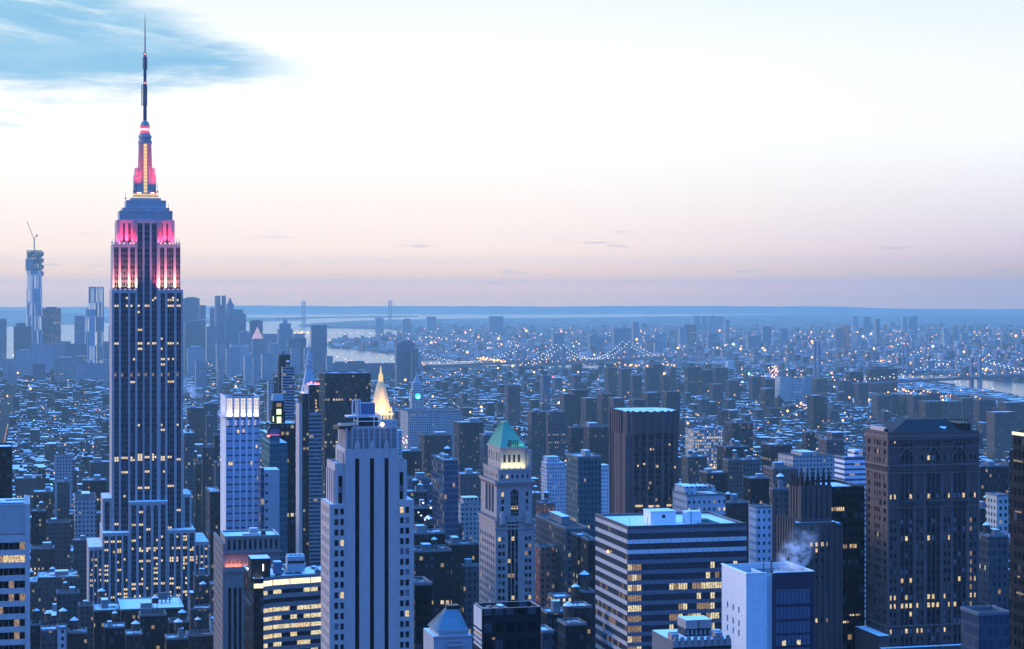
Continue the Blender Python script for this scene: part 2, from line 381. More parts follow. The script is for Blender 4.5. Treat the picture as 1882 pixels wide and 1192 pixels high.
def parapet(mb, x0, x1, y0, y1, z, h=1.1, t=.4, m=0, cap=None):
    cap = m if cap is None else cap
    mb.box(x0, x1, y0, y0 + t, z, z + h, m, cap); mb.box(x0, x1, y1 - t, y1, z, z + h, m, cap)
    mb.box(x0, x0 + t, y0 + t, y1 - t, z, z + h, m, cap); mb.box(x1 - t, x1, y0 + t, y1 - t, z, z + h, m, cap)
def slab(x0, x1, y0, y1, z, h=.25, k=.5):
    b = MB(); b.box(x0, x1, y0, y1, z, z + h, col=(k, k, k)); return b
def tank(mb, cx, cy, z, r=1.9, h=3.6, leg=2.6, m=(0, 1, 2)):
    for i in range(4):
        a = pi / 4 + i * pi / 2
        mb.bar((cx + r * .75 * cos(a), cy + r * .75 * sin(a), z), (cx + r * .75 * cos(a), cy + r * .75 * sin(a), z + leg), .14, m[2], 4)
    mb.cyl(cx, cy, r, r * .96, z + leg, z + leg + h, 12, m[0]); mb.cyl(cx, cy, r * 1.08, .05, z + leg + h, z + leg + h + r * .75, 12, m[1])
def area(name, parent, loc, sx, sy, power, color, rot=(pi, 0, 0), spread=pi):
    l = bpy.data.lights.new(name, 'AREA'); l.shape = 'RECTANGLE'; l.size = sx; l.size_y = sy; l.energy = power; l.color = color; l.spread = spread
    o = bpy.data.objects.new(name, l); COL.objects.link(o); o.parent = parent; o.location = loc; o.rotation_euler = rot
    return o

# ------------------------------------------------------------------ the lit art deco skyscraper
def art_deco_tower():
    s = Site('art_deco_skyscraper', 'tallest stone skyscraper with pink floodlit setbacks and a tall antenna', 'skyscraper', 205.5, 1280)
    HEROES.append((270, 700, 'pink floodlit skyscraper'))
    D = 42.; W = s.x(336.5); zr = s.z
    A = MB(); strips = []; RC = .9
    PXL = lambda a, off: (a - 205.5) * W / 131.0 + off      # pixels along the front at constant scale
    X = lambda px: (px - 205.5) * W / 131.0
    grp_l = [(210, 218.3), (222.3, 235.2), (239.3, 248.2)]; grp_r = [(295, 303.2), (307.4, 320.2), (324.4, 332.6)]
    grp_c = [(252.9, 262.2), (265.7, 275.2), (279.3, 287.8)]
    ncol = {8: 2, 12: 3, 13: 3, 9: 2, 10: 2}
    lits = []
    def tier(x0, x1, yt, yo, dep, z0, cols, side=0, strip=True, mat=0):
        """box with recessed window strips in front; cols in px"""
        z1 = zr(yt); a0, a1 = X(x0), X(x1)
        A.box(a0, a1, yo + RC, yo + dep, z0, z1, mat, 1)
        A.box(a0, a1, yo, yo + RC, z1 - 2.2, z1, mat, 1)
        prev = a0
        for c0, c1 in [(X(p), X(q)) for p, q in cols] + [(a1, a1)]:
            if c0 > prev: A.box(prev, c0, yo, yo + RC, z0, z1 - 2.2, mat)
            prev = c1
        for p, q in cols:
            strips.append((X(p), X(q), yo, z0, z1 - 2.2))
    z30, z72, z81, z85 = zr(921), zr(532), zr(447.7), zr(403)
    zb = 0.
    # low wings and the broad base
    def regular(x0, x1, n, frac=.62):
        p = (x1 - x0) / n
        return [(x0 + p * (i + .5 - frac / 2), x0 + p * (i + .5 + frac / 2)) for i in range(n)]
    tier(163, 187.9, 1002, -6, 50, zb, regular(164, 187.5, 3))
    tier(357.6, 383, 998, -6, 50, zb, regular(358, 382, 3))
    tier(188, 236, 976, -9, 60, zb, regular(189, 235.5, 4, .66)); tier(307, 357.5, 974, -9, 60, zb, regular(307.5, 357, 4, .66))
    tier(236.05, 306.95, 921, -7, 40, zb, regular(238, 305, 5, .62))
    tier(189, 205.4, 916, 3, 36, zr(976), regular(190, 204.5, 1, .6)); tier(336.6, 353, 912, 3, 36, zr(974), regular(338, 352, 1, .6))
    # arches over the central bay
    for p, q in regular(238, 305, 5, .62)[1:4]:
        c = (X(p) + X(q)) / 2; r = (X(q) - X(p)) / 2; zt = zr(921) - 2.2
        pts = []
        for i in range(8):
            t0, t1 = pi * i / 8, pi * (i + 1) / 8
            x0, x1 = c - r * cos(t0), c - r * cos(t1); h0, h1 = zt - 4 + 4 * sin(t0), zt - 4 + 4 * sin(t1)
            A.face([(x0, -6.85, h0), (x1, -6.85, h1), (x1, -6.85, zt), (x0, -6.85, zt)])
    # the shaft: two wings and the recessed centre
    tier(205.5, 252.4, 532, 0, D, zr(978), grp_l); tier(288.6, 336.5, 532, 0, D, zr(978), grp_r)
    tier(252.45, 288.55, 403, 2.2, D - 3, zr(921), grp_c)
    tier(207.5, 252.4, 447.7, 1.6, D - 3.5, z72, [(a, b) for a, b in grp_l]); tier(288.6, 331.8, 447.7, 1.6, D - 3.5, z72, [(a - .8, b - .8) for a, b in grp_r])
    tier(215, 252.4, 403, 4.0, D - 8, z81, [(226, 230), (236, 241)]); tier(288.6, 321.5, 403, 4.0, D - 8, z81, [(296, 300), (306, 310)])
    # fins on the magenta floor
    for px in (219, 245, 251, 291, 297, 317):
        A.box(X(px) - .5, X(px) + .5, 2.6, 4.0, z81, z85 - 5 + (2 if 240 < px < 300 else 0))
    A.box(X(220), X(318), 5., D - 9, z85, zr(385.5), 0, 1); A.box(X(226), X(312), 6., D - 10, zr(385.5), zr(380), 0, 1)
    A.box(X(232.5), X(306.5), 8., D - 12, zr(380), zr(366), 0, 1)
    for i in range(9):
        A.box(X(222) + i * 4.0, X(222) + i * 4.0 + .9, 4.7, 5., z85, zr(386))
    A.box(X(241), X(297.5), 10., D - 14, zr(366), zr(361.5), 0, 1)
    s.part('wall', A, ['esb_stone', 'snow_part'])
    for i, (a0, a1, yo, z0, z1) in enumerate(strips):
        b = MB(); n = max(2, round((a1 - a0) / 1.55)); pw = (a1 - a0) / n
        b.wall(a0, yo + RC - .12, a1, yo + RC - .12, z0, z1)
        for j in range(n + 1):
            xx = a0 + j * pw; b.box(max(a0, xx - .13), min(a1, xx + .13), yo + RC - .4, yo + RC - .13, z0, z1, 1)
        s.part('window_strip', b, ['esb_strip', 'steel'])
    # windows with the light on: floors that are lit from end to end, then single ones
    rnd = random.Random(5)
    rows = {547: .12, 551: .25, 561.5: .42, 573: .1, 606: .1, 622.5: .22, 631: .62, 641: .12, 660: .15, 670: .08, 702: .24, 782: .2, 791: .1, 822: .1, 837: .2, 841.5: .72, 846: .5, 868: .06, 895: .12, 898: .15, 912: .1, 940: .12, 963: .2, 972: .25,
            986: .5, 992: .35, 1007: .5, 1011: .28, 1025: .5, 1030: .25, 1036: .35, 1044: .3, 1052: .3, 1063: .35, 1072: .5, 1080: .25, 1088: .3, 1094: .5}
    made = 0; rest = MB()
    wl = []
    for py, pr in rows.items():
        zz = zr(py)
        for (a0, a1, yo, z0, z1) in strips:
            if z0 + 2 < zz < z1 - 2:
                n = max(2, round((a1 - a0) / 1.55)); pw = (a1 - a0) / n
                on = rnd.random() < pr
                for j in range(n):
                    if (on and rnd.random() < .8) or rnd.random() < pr * .25: wl.append((a0 + j * pw + .2, a0 + (j + 1) * pw - .2, yo, zz - .75, zz + .6))
    for k, (a0, a1, yo, za, zc) in enumerate(sorted(wl, key=lambda t: -t[3])):
        b = rest if made >= 100 else MB(); mi = 0 if rnd.random() < .7 else 1
        b.box(a0, a1, yo + RC - .34, yo + RC - .22, za, zc, mi if b is rest else 0)
        if b is not rest: b.build('lit_window', MATS['esb_room' if mi == 0 else 'room_warm'], s.e); made += 1
    if rest.f: tag(rest.build('lit_window', [MATS['esb_room'], MATS['room_warm']], s.e), kind='stuff')
    # observation ledge, glowing gold
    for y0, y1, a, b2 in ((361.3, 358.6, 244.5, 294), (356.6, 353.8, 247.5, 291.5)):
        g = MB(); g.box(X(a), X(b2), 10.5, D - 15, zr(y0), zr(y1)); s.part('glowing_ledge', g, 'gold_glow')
    m = MB(); cy = D / 2 - 1
    m.box(X(246), X(293), 10.8, D - 15.3, zr(358.6), zr(356.6)); m.box(X(250), X(289), 11.5, D - 16, zr(353.8), zr(351))
    def sq(px0, px1, py):
        a0, a1 = X(px0), X(px1); h = (a1 - a0) / 2
        return [(a0, cy - h, zr(py)), (a1, cy - h, zr(py)), (a1, cy + h, zr(py)), (a0, cy + h, zr(py))]
    m.loft([sq(252.6, 286, 351), sq(253.6, 285, 330), sq(255.3, 283, 318), sq(256.5, 281.6, 300), sq(257.6, 280.5, 258)])
    # stepped wings of the mast
    for px, w_, y0, y1 in ((250.5, 2.2, 352, 318), (252.5, 2., 352, 305), (286.5, 2.2, 352, 318), (284.5, 2., 352, 305)):
        m.box(X(px) - .9, X(px) + .9, cy - 5.8, cy + 5.8, zr(y0), zr(y1))
    for px in (260.5, 262.6, 275.6, 277.6): m.box(X(px) - .25, X(px) + .25, cy - 5.6, cy - 4.2, zr(352), zr(258))
    m.cyl(X(269.2), cy, 4.6, 4.6, zr(258), zr(254), 20); m.cyl(X(269.2), cy, 4.0, 4.0, zr(254), zr(247), 20); m.cyl(X(269.2), cy, 4.5, 4.2, zr(247), zr(243), 20)
    m.cyl(X(269.2), cy, 3.6, 3.3, zr(243), zr(238.5), 20)
    s.part('mooring_mast', m, 'esb_stone')
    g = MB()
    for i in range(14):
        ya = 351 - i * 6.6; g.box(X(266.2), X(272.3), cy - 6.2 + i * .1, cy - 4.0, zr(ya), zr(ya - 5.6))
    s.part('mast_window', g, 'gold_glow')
    g = MB(); g.cyl(X(269.2), cy, 3.1, 3.1, zr(238.5), zr(226.5), 20); s.part('glowing_neck', g, 'red_glow')  # neck of the mast, the red light on it put in as glow
    g = MB(); g.cyl(X(269.2), cy, 2.0, 2.0, zr(234), zr(230.5), 4, a0=0); g.cyl(X(269.2), cy, 3.16, 3.16, zr(233.6), zr(231), 20); s.part('beacon_lamp', g, 'white_glow')
    m = MB(); m.cyl(X(269.2), cy, 3.4, 3.0, zr(226.5), zr(224.5), 20)
    rr = [3.0, 2.7, 2.2, 1.3, .5]; yy = [224.5, 221, 218, 215.5, 214]
    m.loft([[(X(269.2) + r * cos(2 * pi * i / 20), cy + r * sin(2 * pi * i / 20), zr(y)) for i in range(20)] for r, y in zip(rr, yy)])
    s.part('dome', m, 'esb_stone')
    # antenna: lattice, drum of panels, thin tip
    m = MB(); cx = X(269.2)
    def lattice(y0, y1, r0, r1, n):
        P = lambda k, t: (cx + (r0 + (r1 - r0) * t) * cos(pi / 4 + k * pi / 2), cy + (r0 + (r1 - r0) * t) * sin(pi / 4 + k * pi / 2), zr(y0) + (zr(y1) - zr(y0)) * t)
        for k in range(4): m.bar(P(k, 0), P(k, 1), .3, 0, 4)
        for i in range(n):
            for k in range(4): m.bar(P(k, i / n), P((k + 1) % 4, (i + 1) / n), .14, 0, 3); m.bar(P(k, i / n), P((k + 1) % 4, i / n), .14, 0, 3)
    lattice(214, 90, 1.25, .8, 26); m.cyl(cx, cy, .8, .6, zr(214), zr(90), 8)
    for a, b2 in ((188, 150), (120, 96)):
        for k in range(8):
            x_, y_ = cx + 1.35 * cos(k * pi / 4), cy + 1.35 * sin(k * pi / 4); m.bar((x_, y_, zr(a)), (x_, y_, zr(b2)), .16, 0, 4)
    m.cyl(cx, cy, 1.5, 1.5, zr(178), zr(168), 8); m.bar((cx - 2.1, cy, zr(187)), (cx - 2.1, cy, zr(148)), .3, 0, 5); m.bar((cx - 2.1, cy, zr(148)), (cx, cy, zr(148)), .2, 0, 4); m.bar((cx - 2.1, cy, zr(184)), (cx, cy, zr(184)), .2, 0, 4)
    m.cyl(cx, cy, .55, .4, zr(90), zr(45), 6); m.cyl(cx, cy, .38, .12, zr(45), zr(14), 6)
    for py in (200, 150, 130, 110, 90): m.box(cx - 1.3, cx + 1.3, cy - 1.3, cy + 1.3, zr(py), zr(py) + .4)
    an = s.part('antenna', m, 'mast_steel')
    for py in (91, 145):
        b = MB(); b.ball((cx, cy - 1.4, zr(py)), .55); o = b.build('warning_lamp', MATS['redlamp'], an)
    # small gear on the ledges
    for px, py, h in ((206.5, 447, 3), (212, 447, 4), (330, 447, 3), (325, 447, 3.5), (231, 365, 5), (310, 384, 4), (246, 352, 4), (290, 352, 6)):
        b = MB(); b.bar((X(px), 4, zr(py)), (X(px), 4, zr(py) + h), .12, 0, 4); b.box(X(px) - .5, X(px) + .5, 3.5, 4.5, zr(py), zr(py) + 1.); s.part('roof_aerial', b, 'mast_steel')
    # floodlights on the setbacks
    Y1, PK, MG = (1., .58, .24), (1., .20, .19), (1., .03, .10)
    for a, b2 in ((208, 252), (289, 331)):
        n = 5
        for i in range(n):
            px = a + (b2 - a) * (i + .5) / n
            b = MB(); b.box(X(px) - .5, X(px) + .5, -.1, .5, z72 + .05, z72 + .5); s.part('floodlight', b, 'pink_fixture')
        w_ = X(b2) - X(a); mid = (X(a) + X(b2)) / 2
        area('flood_lamp_warm', s.e, (mid, .35, z72 + .6), w_, .3, 4200, Y1, (pi - .30, 0, 0), 1.6)
        area('flood_lamp_pink', s.e, (mid, .15, z72 + .7), w_, .3, 10000, PK, (pi - .12, 0, 0), .9)
    for a, b2 in ((215, 250), (291, 322)):
        w_ = X(b2) - X(a); mid = (X(a) + X(b2)) / 2
        for px in (a + 5, a + 13, b2 - 10, b2 - 4):
            b = MB(); b.box(X(px) - .6, X(px) + .6, 1.7, 2.4, z81 + .05, z81 + 1.0); s.part('floodlight', b, 'pink_fixture')
        area('flood_lamp_magenta', s.e, (mid, 2.1, z81 + .9), w_, .4, 10500, MG, (pi - .28, 0, 0), 1.5)
    for dx in (-5.5, 5.5):
        area('mast_lamp', s.e, (X(269.2) + dx * .8, cy - 8.5, zr(352.5)), 2.5, .6, 7000, (1., .07, .11), (pi - .14, 0, 0), .8)
    area('centre_lamp', s.e, (X(287), 1.0, z72 + .6), 2., .3, 1500, MG, (pi - .2, 0, 0), .9)
    s.take(X(150), X(395), -12, 55)
facade('esb_strip', (.05, .055, .075), 1.55, 3.66, .8, .56, .004, .0, Glass=(.008, .012, .024), WallRough=.5, Dirt=.5)
plain('esb_stone', (.36, .295, .285), .85, var=.4, scale=.12); plain('mast_steel', (.10, .12, .17), .5, .3)
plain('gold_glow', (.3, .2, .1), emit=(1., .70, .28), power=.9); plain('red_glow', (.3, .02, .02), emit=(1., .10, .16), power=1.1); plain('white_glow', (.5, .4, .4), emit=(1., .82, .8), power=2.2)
plain('pink_fixture', (.2, .1, .1), emit=(1., .45, .5), power=1.6); lit_interior('esb_room', (1., .76, .46), 1.15, .45)
art_deco_tower()

# ------------------------------------------------------------------ near towers
def stepped_stone_tower():
    s = Site('stepped_stone_tower', 'pale stone tower with three tall black window slots and a railed rooftop frame', 'skyscraper', 634.2, 620)
    HEROES.append((690, 980, 'black slotted pale tower'))
    z = s.z; W = s.x(732.4); A = MB(); zl = z(1192) - 45
    def slotted(x0, x1, zt, cols, d0, d1, rec=1.6, ztop=None):
        prev = x0
        for c0, c1 in cols + [(x1, x1)]:
            A.box(prev, c0, d0, d0 + rec, 0, zt); prev = c1
        for c0, c1 in cols: A.box(c0, c1, d0, d0 + rec, ztop, zt)
        A.box(x0, x1, d0 + rec, d1, 0, zt, 0, 1)
    X = s.x; dm = s.y(621.7)
    slots = [(X(652.7), X(660.8)), (X(680), X(687.9)), (X(706.8), X(714.5))]
    zt = z(825.5)
    slotted(0, W, zt, slots, 0, dm + 6, 1.6, z(842))
    # crown with thin ribs
    zc = z(789.5); A.box(.6, W - .4, 1.4, dm + 5, zt, zc, 2, 1)  # infill behind the ribs in darker stone, recess shade put into the colour
    n = 9
    for i in range(n + 1):
        xx = .6 + (W - 1.0) * i / n; A.box(xx - .24, xx + .24, .9, 1.4, zt, zc + .5)
    for py in (797, 805): A.box(.6, W - .4, 1.28, 1.4, z(py) - .1, z(py) + .1)
    parapet(A, .6, W - .4, 1.4, dm + 5, zc, .9, .4)
    for a, b in slots:
        c = (a + b) / 2; A.box(c - .75, c + .75, -.15, 1.1, z(843), z(815)); A.box(c - .45, c + .45, 0.1, 1.1, z(815), z(811))
    for i in range(6):
        A.box(.3, .6, 2.4 + i * 2.5, 3.4 + i * 2.5, zt, zc - 1)
    for i in range(5): A.box(-.6, 0, 1.5 + i * 2.9, 3.0 + i * 2.9, z(905), zt - 1.2)
    for i in range(4): A.box(-.06, 0.01, 3.2 + i * 2.9, 4.2 + i * 2.9, z(905), zt - 2.4, 3)
    # stepped shoulders, both sides
    rl = rows_down(z(934), 19.2 * 620 / F, 11.5 * 620 / F, 22)
    for (pc, pe, pl, yt) in ((616.3, 634.2, 601.5, 856), (605.4, 632, 590, 926)):
        x0 = X(pc); y0 = .8 if yt < 900 else .4; y1 = y0 + s.y(pl, x0); zz = z(yt)
        if yt < 900:
            c = (X(622.6), X(630.3)); A.box(x0, c[0], y0, y0 + 1.2, 0, zz); A.box(c[1], -.02, y0, y0 + 1.2, 0, zz); A.box(c[0], c[1], y0, y0 + 1.2, z(874.6), zz); A.box(x0, -.02, y0 + 1.2, y1, 0, zz, 0, 1)
            for i in range(4): A.box(x0 - .5, x0, y0 + .6 + i * 4.4, y0 + 2.6 + i * 4.4, 0, zz - 1.5)
            for i in range(3): A.box(x0 - .08, x0 + .01, y0 + 3.1 + i * 4.4, y0 + 4.5 + i * 4.4, z(912), zz - 2.5, 3)
            parapet(A, x0, -.05, y0, y1, zz, .8, .4)
        else:
            cols = [(X(614.5), X(621.7)), (X(625.5), X(632))]
            s.relief(A, 'f', y0 - .5, x0, -.01, zl, zz, cols, rl, .5); A.box(x0 + .4, -.01, y0, y1, zl, zz, 0, 1); A.box(x0, -.01, y0, y1, 0, zl)
            s.relief(A, 'l', x0, y0, y1, zl, zz, even(y0, y1, 4, .42, .6), rl, .4)
    for (p0, p1, yt) in ((732.5, 748.7, 853), (732.5, 760.7, 921)):
        x1 = X(p1); zz = z(yt); y0 = .8 if yt < 900 else .4
        if yt < 900:
            c = (X(735.3), X(742.3)); A.box(W + .02, c[0], y0, y0 + 1.2, 0, zz); A.box(c[1], x1, y0, y0 + 1.2, 0, zz); A.box(c[0], c[1], y0, y0 + 1.2, z(870), zz); A.box(W + .02, x1, y0 + 1.2, dm + 3, 0, zz, 0, 1); parapet(A, W + .05, x1, y0, dm + 3, zz, .8, .4)
        else:
            s.relief(A, 'f', y0 - .5, W + .01, x1, zl, zz, [(X(735.2), X(742)), (X(745), X(752))], rl, .5); A.box(W + .01, x1, y0, dm + 4, zl, zz, 0, 1); A.box(W + .01, x1, y0 - .05, dm + 4, 0, zl)
    s.part('wall', A, ['tower_stone', 'snow_part', 'stone_darker', 'slot_glass'])
    for a, b in slots:
        g = MB(); g.wall(a, 1.5, b, 1.5, 0, z(842)); s.part('window_slot', g, 'slot_glass')
    for a, b, t in ((X(622.6), X(630.3), 874.6), (X(735.3), X(742.3), 870)):
        g = MB(); g.wall(a, 1.9, b, 1.9, z(926), z(t)); s.part('window_slot', g, 'slot_glass')
        g = MB(); g.box(a + .05, b - .05, 1.7, 1.85, z(906), z(895)); s.part('window', g, 'pane_blind')
    random.seed(3); s.windows(.12)
    # roof plant: frame of white pipes, boxes, the star-bright lamp
    r = MB(); zr = zc
    fx0, fx1 = X(661), X(703); fy0, fy1 = 4., 11.; zt2 = z(768)
    for xx in (fx0, (fx0 + fx1) / 2 + 1.6, fx1):
        for yy in (fy0, fy1): r.bar((xx, yy, zr), (xx, yy, zt2), .17, 0)
    for zz in (zt2, z(776), z(764.5)):
        r.bar((fx0, fy0, zz), (fx1, fy0, zz), .15, 0); r.bar((fx0, fy1, zz), (fx1, fy1, zz), .15, 0); r.bar((fx0, fy0, zz), (fx0, fy1, zz), .15, 0); r.bar((fx1, fy0, zz), (fx1, fy1, zz), .15, 0)
    for i in range(9):
        xx = fx0 + (fx1 - fx0) * i / 8; r.bar((xx, fy0, zt2), (xx, fy0, z(764.5)), .07, 0, 4)
    for dx in (0, 1.5):
        pts = [(X(652.5) + dx, 5, z(765)), (X(652.5) + dx, 5, z(741)), (X(653.5) + dx, 5, z(737)), (X(656) + dx, 5, z(736)), (X(658) + dx, 5, z(739)), (X(658) + dx, 5, z(765))]
        for a, b in zip(pts, pts[1:]): r.bar(a, b, .2, 0)
    r.box(X(643), X(662), 5, 11, z(769), z(766))
    s.part('roof_frame', r, 'white_metal')
    t = MB(); t.box(X(664), X(694), 5, 11, zt2 + .3, z(743)); s.part('cooling_tower', t, 'tank_blue')
    t = MB(); t.box(X(664), X(700), 5, 10, zr, zt2 - .3); t.cyl(X(640), 5., 4.2, 4.0, zr, zr + 1.1, 14); s.part('plant_room', t, 'blackpaint')
    t = MB(); t.cyl(X(725), 9, 2.6, 2.6, zr, z(776), 14); s.part('vent_drum', t, 'concrete')
    t = MB(); t.bar((X(704), 1.5, zr), (X(704), 1.5, z(783)), .1, 0); t.ball((X(704), 1.3, z(781)), .75, 1); 
    s.part('roof_lamp', t, ['steel', 'whitelamp'])
    s.take(X(588), X(763), -2, 26)
plain('pale_brick', (.32, .26, .24), .9, var=.4, scale=.3); plain('tower_stone', (.44, .355, .325), .9, var=.35, scale=.25); plain('slot_glass', (.003, .004, .007), .35, var=.5, scale=.3, spec=.08); plain('stone_darker', (.26, .215, .205), .9, var=.4, scale=.3); plain('tank_blue', (.10, .14, .22), .6)
stepped_stone_tower()

def green_roof_tower():
    s = Site('green_roof_tower', 'stone tower with floodlit crown under a steep green copper roof', 'skyscraper', 911, 850)
    HEROES.append((930, 1000, 'green roofed tower'))
    z, X = s.z, s.x; W = X(983.2); D = s.y(880.7); zl = z(1192) - 20; A = MB(); zs = z(958)
    px = lambda *l: [(X(a), X(b)) for a, b in l]
    # lower shaft
    rl = rows_down(z(987), 13.6 * 850 / F, 1.75, 20)
    cols = px((915.5, 921), (922.8, 928), (933.8, 938.6), (940.2, 945.5), (947, 952), (964.6, 969.8), (971.5, 976.5))
    cols[2:5] = [c + (3,) for c in cols[2:5]]
    s.relief(A, 'f', 0, 0, W, zl, zs, cols, [r for r in rl if r[1] < z(975)], .5)
    lc = even(.5, D, 7, .5, .6); s.relief(A, 'l', 0, .5, D, zl, zs, lc, [r for r in rl if r[1] < z(975)], .45)
    A.box(.45, W, .5, D, zl, zs, 0, 1); A.box(0, W, 0, D, 0, zl)
    for zz, o in ((z(972), .35), (zs, .6), (z(965), .3)): A.box(-o, W + o, -o, D + .2, zz - .4, zz + .4)
    for i in range(14): A.box(i * W / 14 + .2, i * W / 14 + .6, -.5, -.1, zs + .4, zs + 1.6); A.box(-.5, -.1, i * D / 14 + .2, i * D / 14 + .6, zs + .4, zs + 1.6)
    # corner cartouches
    for cx in (X(923), X(970)): A.cyl(cx, -.2, 1.7, 1.2, zs - 1.2, zs + 3.2, 10); A.cyl(cx, -.2, 1.2, .1, zs + 3.2, zs + 4.4, 10)
    # upper shaft with arched windows
    u0, u1, ud = X(913.4), X(978.8), D - 1.; zu = z(885); ay0, ay1 = X(939.5), X(953.6)
    side = px((922, 927), (966.7, 971.7)); ru = rows_down(z(905), 13.3 * 850 / F, 1.9, 4)
    s.relief(A, 'f', .6, u0, ay0, zs, zu, side[:1], ru, .5); s.relief(A, 'f', .6, ay1, u1, zs, zu, side[1:], ru, .5)
    def arch(ax, c0, c1, zb, zt, p0):
        """three lights under a round arch, wall above it filled"""
        r = (c1 - c0) / 2; c = (c0 + c1) / 2; n = 10
        for i in range(n):
            t0, t1 = pi * i / n, pi * (i + 1) / n
            a, b = c - r * cos(t0), c - r * cos(t1); ha, hb = zt - r + r * sin(t0), zt - r + r * sin(t1)
            q = [(a, p0, ha), (b, p0, hb), (b, p0, zu), (a, p0, zu)] if ax == 'f' else [(p0, b, hb), (p0, a, ha), (p0, a, zu), (p0, b, zu)]
            A.face(q)
            q = [(a, p0, ha), (a, p0 + .9, ha), (b, p0 + .9, hb), (b, p0, hb)] if ax == 'f' else [(p0, a, ha), (p0, b, hb), (p0 + .9, b, hb), (p0 + .9, a, ha)]
            A.face(q)
        w = MB()
        if ax == 'f':
            A.box(c0, c1, p0, p0 + .9, zs, zb); w.wall(c0, p0 + .85, c1, p0 + .85, zb, zt + .5)
        else:
            A.box(p0, p0 + .9, c0, c1, zs, zb); w.wall(p0 + .85, c1, p0 + .85, c0, zb, zt + .5)
        return w
    w = arch('f', ay0, ay1, z(949), z(900), .6)
    for t in (.33, .66): w.box(ay0 + (ay1 - ay0) * t - .15, ay0 + (ay1 - ay0) * t + .15, 1.0, 1.4, z(949), z(900) - .6, 1)
    for i in range(4): w.box(ay0, ay1, 1.1, 1.4, z(910 + i * 11) - .5, z(910 + i * 11), 1)
    s.part('arched_window', w, ['slot_glass', 'stone_dark'])
    for t in (.12, .42, .72):
        b = MB(); c0 = ay0 + (ay1 - ay0) * t; b.box(c0, c0 + .85, 1.25, 1.4, z(937), z(931)); s.part('lit_window', b, 'room_bright')
    y0 = .6
    lx = u0; ls = [s.y(p, lx) for p in (907.5, 903.5, 901.9, 897.9, 896.3, 892.3)]
    ls = sorted(ls); spans = [(ls[0], ls[1]), (ls[2], ls[3]), (ls[4], ls[5])]
    prev = 1.1
    for c0, c1 in spans + [(ud, ud)]:
        A.box(lx, lx + .9, prev, c0, zs, zu); prev = c1
    for c0, c1 in spans:
        w = arch('l', c0, c1, z(945), z(893), lx); s.part('arched_window', w, ['slot_glass'])
    A.box(u0 + .9, u1, 1.5, ud, zs, zu, 0, 1); A.box(ay0 - .01, ay1 + .01, 1.46, 1.5, zs, zs + .1)
    for o, za, zb in ((.5, zu - 1.4, zu - .7), (1.0, zu - .7, zu)): A.box(u0 - o, u1 + o, .6 - o, ud + .3, za, zb)
    for i in range(16):
        A.box(u0 + i * (u1 - u0) / 16, u0 + i * (u1 - u0) / 16 + .35, -.05, .6, zu - 2.0, zu - 1.4); A.box(u0 - .65, u0, .8 + i * (ud - 1) / 16, 1.15 + i * (ud - 1) / 16, zu - 2.0, zu - 1.4)
    # attic storey with little windows
    t0, t1 = X(917.4), X(978.0); za = z(867.5)
    s.relief(A, 'f', 1.4, t0, t1, zu, za, even(t0, t1, 6, .42, .5), [(z(880), z(873.5))], .4, lit=lambda c, r: 1 if random.random() < .3 else 0)
    s.relief(A, 'l', t0, 1.8, ud - 1, zu, za, even(1.8, ud - 1, 6, .42, .5), [(z(880), z(873.5))], .4); A.box(t0 + .4, t1, 1.8, ud - 1, zu, za, 0, 1)
    parapet(A, t0 - .2, t1 + .2, 1.2, ud - .8, za, .9, .3)
    for i in range(7): A.cyl(t0 + i * (t1 - t0) / 6, 1.35, .35, .1, za + .9, za + 2., 6); A.cyl(t0, 1.4 + i * (ud - 2.4) / 6, .35, .1, za + .9, za + 2., 6)
    # crown block, floodlit
    c0, c1, cd = X(920.4, 3.), X(965.7, 3.), ud - 3.5; zc = z(823.5)
    s.relief(A, 'f', 3.2, c0, c1, za, zc, even(X(926), X(961.5), 4, .5), [(z(851), z(837)), ], .4); s.relief(A, 'l', c0, 3.6, cd, za, zc, even(4., cd - .4, 5, .4), [(z(851), z(834))], .4)
    A.box(c0 + .4, c1, 3.6, cd, za, zc, 0, 1); A.box(c0 - .4, c1 + .4, 2.8, cd + .3, zc - .8, zc)
    A.cyl(X(970, 5), 6., 2.0, 2.0, za, z(832), 8); A.cyl(X(970, 5), 6., 2.2, 1.6, z(832), z(829), 8)
    s.part('wall', A, ['pale_brick', 'snow_part', 'stone_dark', 'slot_glass'])
    random.seed(11); s.windows(.1)
    R = MB(); m = .2
    rx0, rx1 = X(926.5, 9.), X(936, 9.); zt = z(778, 0, 9.); ym = (3. + cd) / 2
    base = [(c0 - m, 3. - m, zc), (c1 + m, 3. - m, zc), (c1 + m, cd + m, zc), (c0 - m, cd + m, zc)]
    # short ridge running away from the front, as in a steep pavilion roof
    xm = (c0 + c1) / 2 - 1.0
    top = [(xm - 1., ym - 3.2, zt), (xm + 1., ym - 3.2, zt), (xm + 1., ym + 3., zt), (xm - 1., ym + 3., zt)]
    R.loft([base, top], 0)
    for i in range(13):
        t = i / 12; a = [base[0][k] + (base[1][k] - base[0][k]) * t for k in range(3)]; b = [top[0][k] + (top[1][k] - top[0][k]) * t for k in range(3)]
        R.bar((a[0], a[1] - .05, a[2]), (b[0], b[1] - .05, b[2]), .09, 0, 4)
        a = [base[0][k] + (base[3][k] - base[0][k]) * t for k in range(3)]; b = [top[0][k] + (top[3][k] - top[0][k]) * t for k in range(3)]
        R.bar((a[0] - .05, a[1], a[2]), (b[0] - .05, b[1], b[2]), .09, 0, 4)
    R.box(xm - 1.15, xm + 1.15, ym - 3.35, ym + 3.15, zt, zt + .5, 1)
    for i in range(5): R.box(c0 + 3.4 + i * 1., c0 + 3.8 + i * 1., 2.9, 3.6, zc + .3, zc + 3.2, 2)
    s.part('copper_roof', R, ['verdigris', 'verdigris', 'blackpaint'])
